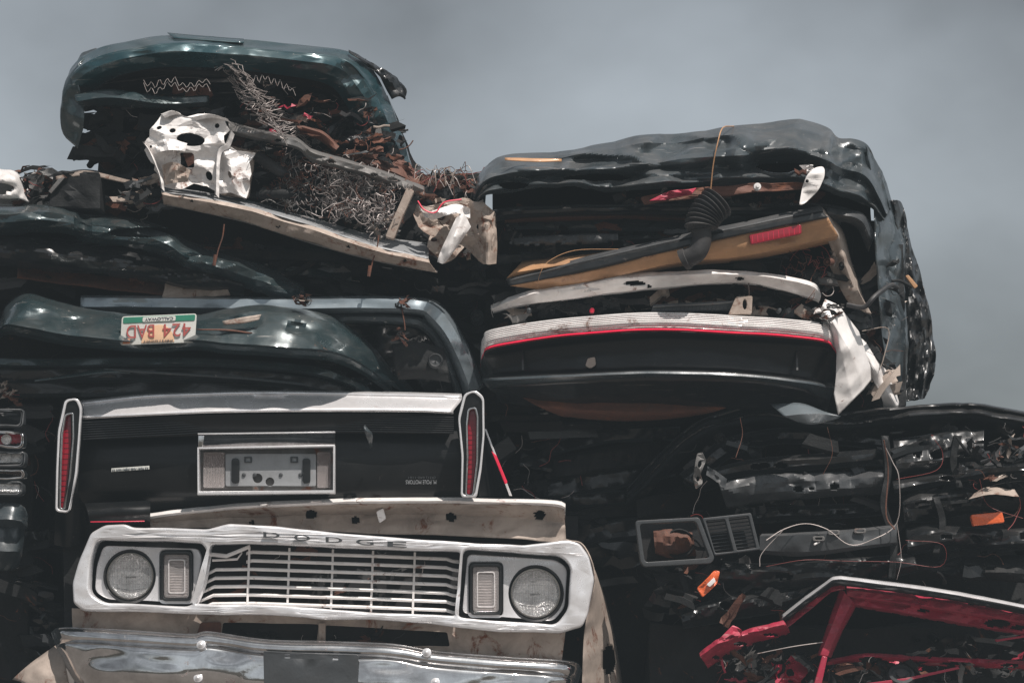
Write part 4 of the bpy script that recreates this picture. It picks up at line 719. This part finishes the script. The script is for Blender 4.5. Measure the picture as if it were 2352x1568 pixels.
b=B('rubber'); tube(b,[(1945,700,.0),(1985,705,-.02),(2010,680,-.02),(2045,655,.1),(2060,660,.3)],.010,'rubber',8); plate(b,[rpoly([(2078,634),(2086,632),(2108,658),(2100,664)],3,2)],.3,.02,.002,'orange'); tube(b,[(1980,760,.1),(2040,755,.15),(2030,820,.15),(2020,850,.15)],.002,'tan',6); ob=b.make('rubber_pipe'); thing('','bent rubber pipe and strips sticking from the pile','rubber pipe',0,ob=ob)
# ================= R5 dark car
c=car('dark crushed front end with empty headlamp frame',1850,1340,.8)
b=B('black')
t=[(1440,1120,.3),(1500,1060,.2),(1580,985,.15),(1660,945,.12),(1760,928,.12),(1900,950,.08),(2050,938,.08),(2200,926,.1),(2300,938,.12),(2480,965,.15)]
loft(b,[off(t,2,.6),t,off(t,12,-.04),off(t,24,-.08),off(t,36,.0),off(t,62,.06)],150,34,amp=.006,fr=3,mk='black',seed=5,y=.1,fold=(100,50,.05))
b.make('hood',c,'buckled black hood edge',sol=.004,ang=24)
b=B('white'); loft(b,[[(1770,928,.05),(1840,926,.0),(1900,948,-.02)],[(1800,955,-.05),(1860,950,-.08),(1930,955,-.05)],[(1830,968,-.02),(1870,974,-.04),(1925,960,-.02)]],16,8,y=-.05,mk='bluesil',amp=.003,lin=True,fold=(60,30,.01)); b.make('bent_flap',c,'pale bent metal flap',sol=.003)
PN=[([(1560,1090),(1660,1010),(1760,985),(1900,985),(2030,1000)],[(1600,1120),(1680,1050),(1770,1022),(1900,1020),(2030,1030)],.25,'black',1),
([(1640,1075),(1740,1052),(1860,1045),(2035,1030)],[(1645,1100),(1745,1085),(1860,1078),(2030,1065)],.12,'black',2),
([(1650,1108),(1750,1090),(1900,1085),(2030,1080)],[(1670,1165),(1760,1150),(1900,1140),(2030,1132)],.10,'plastic',3),
([(1700,1170),(1850,1158),(1950,1158),(2040,1150)],[(1720,1200),(1850,1190),(1950,1188),(2040,1180)],.18,'black',4),
([(2050,1010),(2120,1000),(2200,990),(2260,985)],[(2060,1090),(2130,1085),(2200,1075),(2260,1060)],.12,'black',5),
([(2050,1105),(2140,1090),(2260,1072),(2400,1060)],[(2055,1130),(2150,1112),(2265,1095),(2400,1080)],.05,'black',6),
([(2070,1140),(2150,1125),(2210,1120),(2260,1130)],[(2075,1200),(2160,1190),(2215,1180),(2250,1178)],.10,'black',7),
([(2250,1130),(2300,1110),(2420,1100),(2460,1100)],[(2240,1175),(2310,1168),(2420,1160),(2460,1160)],.15,'dark',8),
([(2080,1215),(2160,1205),(2300,1215),(2460,1205)],[(2085,1275),(2170,1260),(2310,1262),(2460,1250)],.08,'black',9),
([(1660,1290),(1800,1295),(1960,1280),(2100,1270)],[(1640,1345),(1790,1350),(1960,1335),(2110,1312)],.08,'black',10),
([(2080,1285),(2200,1278),(2320,1275),(2460,1270)],[(2090,1330),(2200,1328),(2320,1335),(2460,1345)],.14,'dark',11),
([(1500,1310),(1570,1318),(1620,1330),(1660,1345)],[(1520,1370),(1570,1385),(1620,1395),(1660,1400)],.15,'dark',12),
([(1560,1400),(1680,1365),(1790,1345),(1880,1330)],[(1570,1440),(1690,1420),(1790,1400),(1830,1380)],.10,'black',13)]
b=B('slate')
for tp,bt,yy,mk,sd_ in PN:
    r=random.Random(sd_); x0=tp[0][0];x1=tp[-1][0];ym=(tp[1][1]+bt[1][1])/2
    panel(b,tp,bt,yy,mk,sd_,(r.uniform(50,110),r.uniform(22,44),r.uniform(.02,.045)),90,22,.006,-.05,holes=[(x0+(x1-x0)*r.uniform(.2,.8),ym+r.uniform(-4,4),r.uniform(7,20),r.uniform(4,9)) for _ in range(3)])
b.make('crash_bars',c,'bent dark bumper beams and inner panels',sol=.003,ang=22)
for P,mk in (([(2032,1000),(2040,1080),(2030,1160),(2052,1240),(2048,1330)],'dark'),([(2150,1140),(2165,1200),(2150,1270)],'dark'),([(2200,1000),(2190,1060),(2205,1120)],'dark')):
    b=B('dark'); Q=[(p[0],p[1],.04) for p in P]; loft(b,[off(Q,0,.06,-9),off(Q,0,-.01,-7),off(Q,0,-.01,6),off(Q,0,.06,9)],40,6,mk=mk,lin=True,fold=(20,40,.012)); b.make('upright_bracket',c,sol=.002)
b=B('plastic'); plate(b,[rpoly([(1458,1196),(1605,1188),(1640,1282),(1632,1294),(1478,1302),(1470,1290)],8,4),rpoly([(1468,1204),(1597,1197),(1629,1281),(1480,1291)],8,4)],-.02,.06,.003,'plastic')
h=b.make('headlamp_frame',c,'empty grey headlamp frame')
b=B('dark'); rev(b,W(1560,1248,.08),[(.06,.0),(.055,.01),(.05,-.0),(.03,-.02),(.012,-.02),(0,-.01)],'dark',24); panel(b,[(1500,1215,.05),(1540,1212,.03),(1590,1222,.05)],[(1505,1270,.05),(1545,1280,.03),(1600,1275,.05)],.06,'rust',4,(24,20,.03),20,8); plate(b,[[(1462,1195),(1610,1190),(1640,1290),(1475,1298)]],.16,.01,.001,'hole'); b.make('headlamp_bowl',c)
b=B('plastic'); plate(b,[rpoly([(1612,1190),(1724,1178),(1745,1262),(1640,1276)],4,3),rpoly([(1620,1196),(1664,1192),(1684,1266),(1642,1270)],3,3),rpoly([(1672,1190),(1718,1185),(1736,1258),(1692,1264)],3,3)],-.02,.04,.003,'plastic')
for k in range(9): tube(b,[(1618+k*2.2,1200+k*8,0),(1724+k*2,1188+k*8,0)],.0025,'black',5)
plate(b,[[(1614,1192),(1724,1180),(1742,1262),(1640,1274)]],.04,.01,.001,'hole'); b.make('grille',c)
b=B('amber'); plate(b,[rpoly([(2228,1182),(2300,1175),(2306,1200),(2234,1208)],5,3)],-.0,.03,.004,'amber'); b.make('turn_signal',c,'amber turn signal'); b=B('amber'); plate(b,[rpoly([(1600,1350),(1640,1310),(1654,1312),(1648,1340),(1612,1372)],5,3)],-.05,.02,.003,'amber',.01,9,sub=.03,fold=(20,20,.01)); plate(b,[rpoly([(1622,1342),(1640,1325),(1644,1335),(1630,1348)],3,3)],-.075,.01,.002,'white'); b.make('side_marker',c,'broken amber and white side marker')
b=B('grey'); plate(b,[rpoly([(1598,1040),(1612,1036),(1620,1060),(1610,1090),(1616,1110),(1600,1124),(1592,1100)],5,3),ell(1606,1065,4,8,8),ell(1604,1100,4,6,8)],-.0,.01,.002,'grey',.01,8,sub=.03,fold=(20,20,.01)); b.make('bracket',c)
b=B('tan'); loft(b,[[(1625,1070,.0),(1650,1085,-.02),(1670,1100,.0)],[(1622,1090,-.03),(1645,1105,-.05),(1665,1120,-.02)]],10,5,mk='plastic',fold=(20,12,.02)); b.make('bracket',c)
b=B('white'); loft(b,[[(2235,1135,.05),(2270,1118,.0),(2330,1125,.05)],[(2225,1148,-.05),(2275,1135,-.08),(2340,1140,-.03)]],24,8,mk='beam',amp=.004,fr=9,fold=(30,12,.02)); b.make('bracket',c,'small white torn bracket',sol=.002)
b=B('plastic'); loft(b,[[(1750,1225,.05),(1850,1222,.0),(2000,1210,.0),(2060,1205,.05)],[(1745,1230,-.0),(1850,1228,-.05),(2000,1216,-.05),(2060,1212,-.0)],[(1745,1262,.0),(1850,1266,-.05),(2000,1250,-.05),(2060,1245,.0)],[(1750,1272,.05),(1850,1276,.0),(2000,1258,.0),(2060,1252,.05)]],60,12,mk='plastic',amp=.003,lin=True,fold=(60,30,.01))
for x,y in ((1915,1222),(1975,1218),(1880,1236)): plate(b,[rr(x-14,y-5,x+14,y+6,5),rr(x-8,y-2,x+8,y+3,2)],-.06,.01,.002,'grey')
b.make('grille_beam',c)
b=B('dark'); scrap(b,1580,990,2352,1340,.08,.35,170,['dark','dark','dark','black','black','rubber'],121,-.04,.8,.3,.5); scrap(b,2210,975,2360,1110,-.05,.1,50,['rust','dark','beam','dark','dark','dark','plastic','rust'],122,0,.35,.3,.7); scrap(b,1500,1300,1800,1420,.0,.35,40,['dark','black','dark','rust'],123,0,.8,.3,.7); scrap(b,1130,950,1550,1340,.4,.6,50,['dark','hole','black'],124,0,1.2); b.make('engine_scrap',c,'dark tangle of engine bay parts')
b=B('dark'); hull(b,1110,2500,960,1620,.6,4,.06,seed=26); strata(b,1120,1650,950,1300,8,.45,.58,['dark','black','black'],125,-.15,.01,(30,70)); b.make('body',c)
b=B('wire')
for P,r_,mk in (([(1760,1240),(1800,1215),(1850,1202),(1900,1215),(1950,1250),(2000,1240),(2060,1200),(2065,1100),(2050,1060),(2030,1020)],.0019,'wire'),([(1745,1300),(1750,1270),(1800,1215)],.0015,'wire'),([(1760,1300),(1850,1285),(1950,1288),(2060,1290),(2160,1300),(2165,1250),(2080,1240)],.0010,'wirer'),([(2140,1000),(2165,1040),(2150,1080),(2060,1100)],.0010,'wirer'),([(1870,1250),(1885,1240),(1878,1226)],.004,'white'),([(2060,1200),(2070,1280),(2060,1330)],.0012,'wire'),([(1700,960),(1705,1000),(1690,1050)],.0015,'rust'),([(2030,1010),(2040,1080),(2035,1180),(2055,1215)],.003,'rust'),([(1900,980),(1912,1040),(1890,1090)],.0010,'rust'),([(2250,1100),(2270,1160),(2350,1190)],.0010,'wirer')):
    tube(b,[(x,y,-.06+R.uniform(-.03,.02)) for x,y in P],r_,mk,6)
ob=b.make('loose_cable'); thing('','pale loose cables looping over the dark front end','cables',0,ob=ob)
# ================= R6 red car
c=car('crushed red car with broken windscreen frame',2000,1568,.3)
b=B('silver')
P=[(1796,1416,.05),(1850,1372,-.02),(1912,1328,-.08),(1930,1326,-.09),(2050,1340,-.1),(2200,1362,-.1),(2352,1392,-.1),(2480,1420,-.1)]
loft(b,[off(P,-4,.04),off(P,-3,-.06),off(P,4,-.08),off(P,9,-.02)],120,8,mk='silver',amp=.003,smooth=False,lin=True,fold=(60,20,.006)); b.make('windscreen_trim',c,'bright bent windscreen trim',sol=.002)
b=B('dark'); loft(b,[off(P,8,-.03),off(P,9,-.075),off(P,14,-.075),off(P,18,-.03)],120,6,mk='dark',smooth=False,lin=True,fold=(40,16,.01)); b.make('window_seal',c,'torn black window seal')
b=B('red')
loft(b,[[(1945,1346,-.0),(2080,1362,-.03),(2240,1386,-.03),(2420,1419,-.02)],[(1944,1354,-.06),(2080,1370,-.08),(2240,1394,-.08),(2420,1426,-.06)],[(1946,1368,-.07),(2080,1386,-.09),(2250,1412,-.09),(2420,1440,-.07)],[(1948,1372,-.03),(2080,1390,-.04),(2250,1416,-.04),(2420,1444,-.03)],[(1952,1386,-.04),(2080,1408,-.05),(2262,1438,-.05),(2420,1466,-.04)],[(1956,1392,.02),(2080,1414,.02),(2264,1444,.02),(2420,1472,.02)]],150,24,mk='red',amp=.003,fr=6,seed=3,lin=True,fold=(46,22,.02),holes=[(2245,1386,22,4),(2120,1402,14,3),(2290,1430,30,9),(2340,1440,20,6)],smooth=False)
b.make('roof_rail',c,'broad crimson roof rail with torn edge',sol=.002,ang=18)
b=B('red'); loft(b,[[(1930,1350,-.02),(1906,1420,-.02),(1878,1505,-.0)],[(1940,1360,-.07),(1914,1430,-.06),(1884,1506,-.04)],[(1958,1378,-.07),(1928,1440,-.06),(1900,1508,-.04)],[(1966,1392,-.0),(1936,1446,.0),(1908,1510,.02)]],40,9,mk='red',amp=.002,lin=True,smooth=False,fold=(30,24,.012)); b.make('pillar',c,'crimson windscreen pillar',sol=.003,ang=18)
b=B('red'); loft(b,[[(1798,1432,.0),(1850,1390,-.03),(1905,1346,-.04),(1940,1340,-.04)],[(1806,1443,-.02),(1858,1401,-.05),(1910,1358,-.06),(1942,1352,-.06)]],60,4,mk='red',smooth=False,fold=(24,12,.015)); b.make('door_frame',c,sol=.002)
b=B('red'); loft(b,[[(1606,1500,.0),(1645,1470,-.04),(1720,1444,-.05),(1800,1424,-.02)],[(1608,1508,-.06),(1650,1478,-.09),(1720,1454,-.09),(1805,1434,-.05)],[(1618,1520,-.03),(1660,1488,-.05),(1724,1464,-.05),(1812,1442,-.03)],[(1626,1534,.04),(1670,1502,.03),(1730,1478,.03),(1815,1452,.03)]],90,16,mk='red',amp=.002,fr=8,seed=5,smooth=False,lin=True,fold=(30,18,.025),holes=[(1700,1478,16,5),(1770,1456,18,4),(1645,1508,9,5)])
b.make('door_sill',c,'bent crimson sill',sol=.003,ang=18)
b=B('red'); loft(b,[[(1905,1512,.0),(2000,1500,-.02),(2150,1508,-.02),(2420,1520,.0)],[(1900,1520,-.04),(2000,1508,-.06),(2150,1516,-.06),(2420,1530,-.04)],[(1898,1530,.0),(2000,1518,-.01),(2150,1528,-.01),(2420,1542,.0)]],90,8,y=.05,mk='red',seed=9,lin=True,fold=(40,18,.025),holes=[(2000,1514,26,5),(2200,1524,40,5),(2320,1528,20,6)]); b.make('dashboard_rail',c,'torn crimson lower window edge',sol=.002,ang=18)
b=B('red'); plate(b,[rpoly([(1648,1470),(1682,1436),(1706,1446),(1700,1462),(1680,1468)],3,2)],-.12,.004,.001,'red',0,8,3,sub=.02,fold=(16,14,.02)); b.make('torn_panel',c,ang=18)
b=B('red'); plate(b,[rpoly([(1860,1600),(1888,1505),(1900,1508),(1880,1600)],3,2)],-.05,.02,.003,'red'); b.make('torn_panel',c)
b=B('red'); plate(b,[[(2285,1468),(2352,1458),(2440,1452),(2440,1457),(2352,1463),(2288,1473)]],-.03,.015,.002,'red'); b.make('torn_panel',c)
b=B('red'); plate(b,[[(1770,1520),(1800,1526),(1815,1508),(1850,1512),(1856,1540),(1840,1560),(1845,1600),(1780,1600),(1785,1560)],ell(1815,1545,10,8)],.04,.004,.001,'red',0,8,3,sub=.02,fold=(24,20,.035)); b.make('torn_panel',c,ang=18)
b=B('red'); plate(b,[[(1990,1568),(2080,1556),(2200,1530),(2204,1535),(2084,1562),(1990,1576)]],-.02,.01,.001,'red'); b.make('torn_panel',c)
b=B('dark'); plate(b,[rpoly([(2060,1560),(2200,1535),(2352,1530),(2440,1530),(2440,1600),(2060,1600)],4,3)],.1,.006,.001,'dark',0,8,3,sub=.05,fold=(60,34,.03)); b.make('inner_panel',c)
b=B('dark'); tube(b,[(1740,1500,-.06),(1820,1484,-.08),(1890,1474,-.05)],.002,'wire',5)
scrap(b,1640,1490,1890,1600,.0,.2,110,['red','dark','dark','dark','grey','rubber','rust','dark','dark'],131,0,.45,.3,.6); scrap(b,1910,1515,2400,1600,.0,.2,150,['red','dark','dark','dark','dark','grey','rubber','rust','black','dark'],132,0,.45,.3,.6); scrap(b,1990,1450,2400,1500,.2,.3,16,['dark','black'],133,0,.6); b.make('scrap_metal',c,'red and dark broken parts')
b=B('grey'); rev(b,W(2070,1550,-.0),[(.055,-.03),(.05,.01),(.04,.015),(.035,.0),(.02,-.0),(.018,.012),(0,.012)],'plastic',24,Vector((0,-1,.9))); b.make('hub',c)
b=B('dark'); hull(b,1500,2500,1440,2000,.3,3.5,.05,seed=27); b.make('body',c)
bb=car('flattened dark car supporting the shorter pile',1700,1600,.8)
b=B('dark'); hull(b,1350,2450,1540,1950,.7,4,.06,seed=28); b.make('body',bb)
# ================= world, sun, camera
w=bpy.data.worlds.new('World'); sc.world=w; w.use_nodes=True; nt=w.node_tree; N=nt.nodes; L=nt.links
bg=N['Background']; sk=N.new('ShaderNodeTexSky'); sk.sky_type='NISHITA'; sk.sun_disc=False
sd=Vector((.32,-.5,1.0)).normalized(); el=math.asin(sd.z); sk.sun_elevation=el; sk.sun_rotation=math.atan2(sd.x,sd.y); sk.dust_density=2.5; sk.air_density=1
hs=N.new('ShaderNodeHueSaturation'); hs.inputs['Saturation'].default_value=.25; L.new(sk.outputs[0],hs.inputs['Color'])
tc=N.new('ShaderNodeTexCoord'); mp=N.new('ShaderNodeMapping'); mp.inputs['Scale'].default_value=(5,5,7); mp.inputs['Rotation'].default_value=(.1,.5,.3); mp.inputs['Location'].default_value=(1.9,.2,.7); L.new(tc.outputs['Generated'],mp.inputs['Vector'])
nz=N.new('ShaderNodeTexNoise'); nz.inputs['Scale'].default_value=1.0; nz.inputs['Detail'].default_value=5; nz.inputs['Roughness'].default_value=.45; L.new(mp.outputs[0],nz.inputs['Vector'])
mr=N.new('ShaderNodeMapRange'); mr.inputs['From Min'].default_value=.3; mr.inputs['From Max'].default_value=.7; mr.inputs['To Min'].default_value=.55; mr.inputs['To Max'].default_value=1.4; L.new(nz.outputs['Fac'],mr.inputs['Value'])
mx=N.new('ShaderNodeMixRGB'); mx.blend_type='MULTIPLY'; mx.inputs[0].default_value=1; L.new(hs.outputs[0],mx.inputs[1]); L.new(mr.outputs[0],mx.inputs[2])
mt=N.new('ShaderNodeMixRGB'); mt.blend_type='MULTIPLY'; mt.inputs[0].default_value=1; mt.inputs[2].default_value=(.97,1.02,1.035,1); L.new(mx.outputs[0],mt.inputs[1]); L.new(mt.outputs[0],bg.inputs[0]); bg.inputs[1].default_value=.085
sl=bpy.data.lights.new('sun','SUN'); sl.energy=5.0; sl.angle=math.radians(.5); sl.color=(1,.93,.87); so=bpy.data.objects.new('sun',sl); sc.collection.objects.link(so); so.rotation_euler=sd.to_track_quat('Z','Y').to_euler(); so.location=(3,-6,9)
cd=bpy.data.cameras.new('camera'); cd.lens=LENS; cd.sensor_width=36; cd.clip_end=2000; co=bpy.data.objects.new('camera',cd); sc.collection.objects.link(co); co.location=CAM; co.rotation_euler=(math.pi/2+TH,0,0); sc.camera=co
sc.view_settings.view_transform='Standard'; sc.view_settings.look='None'; sc.view_settings.exposure=0
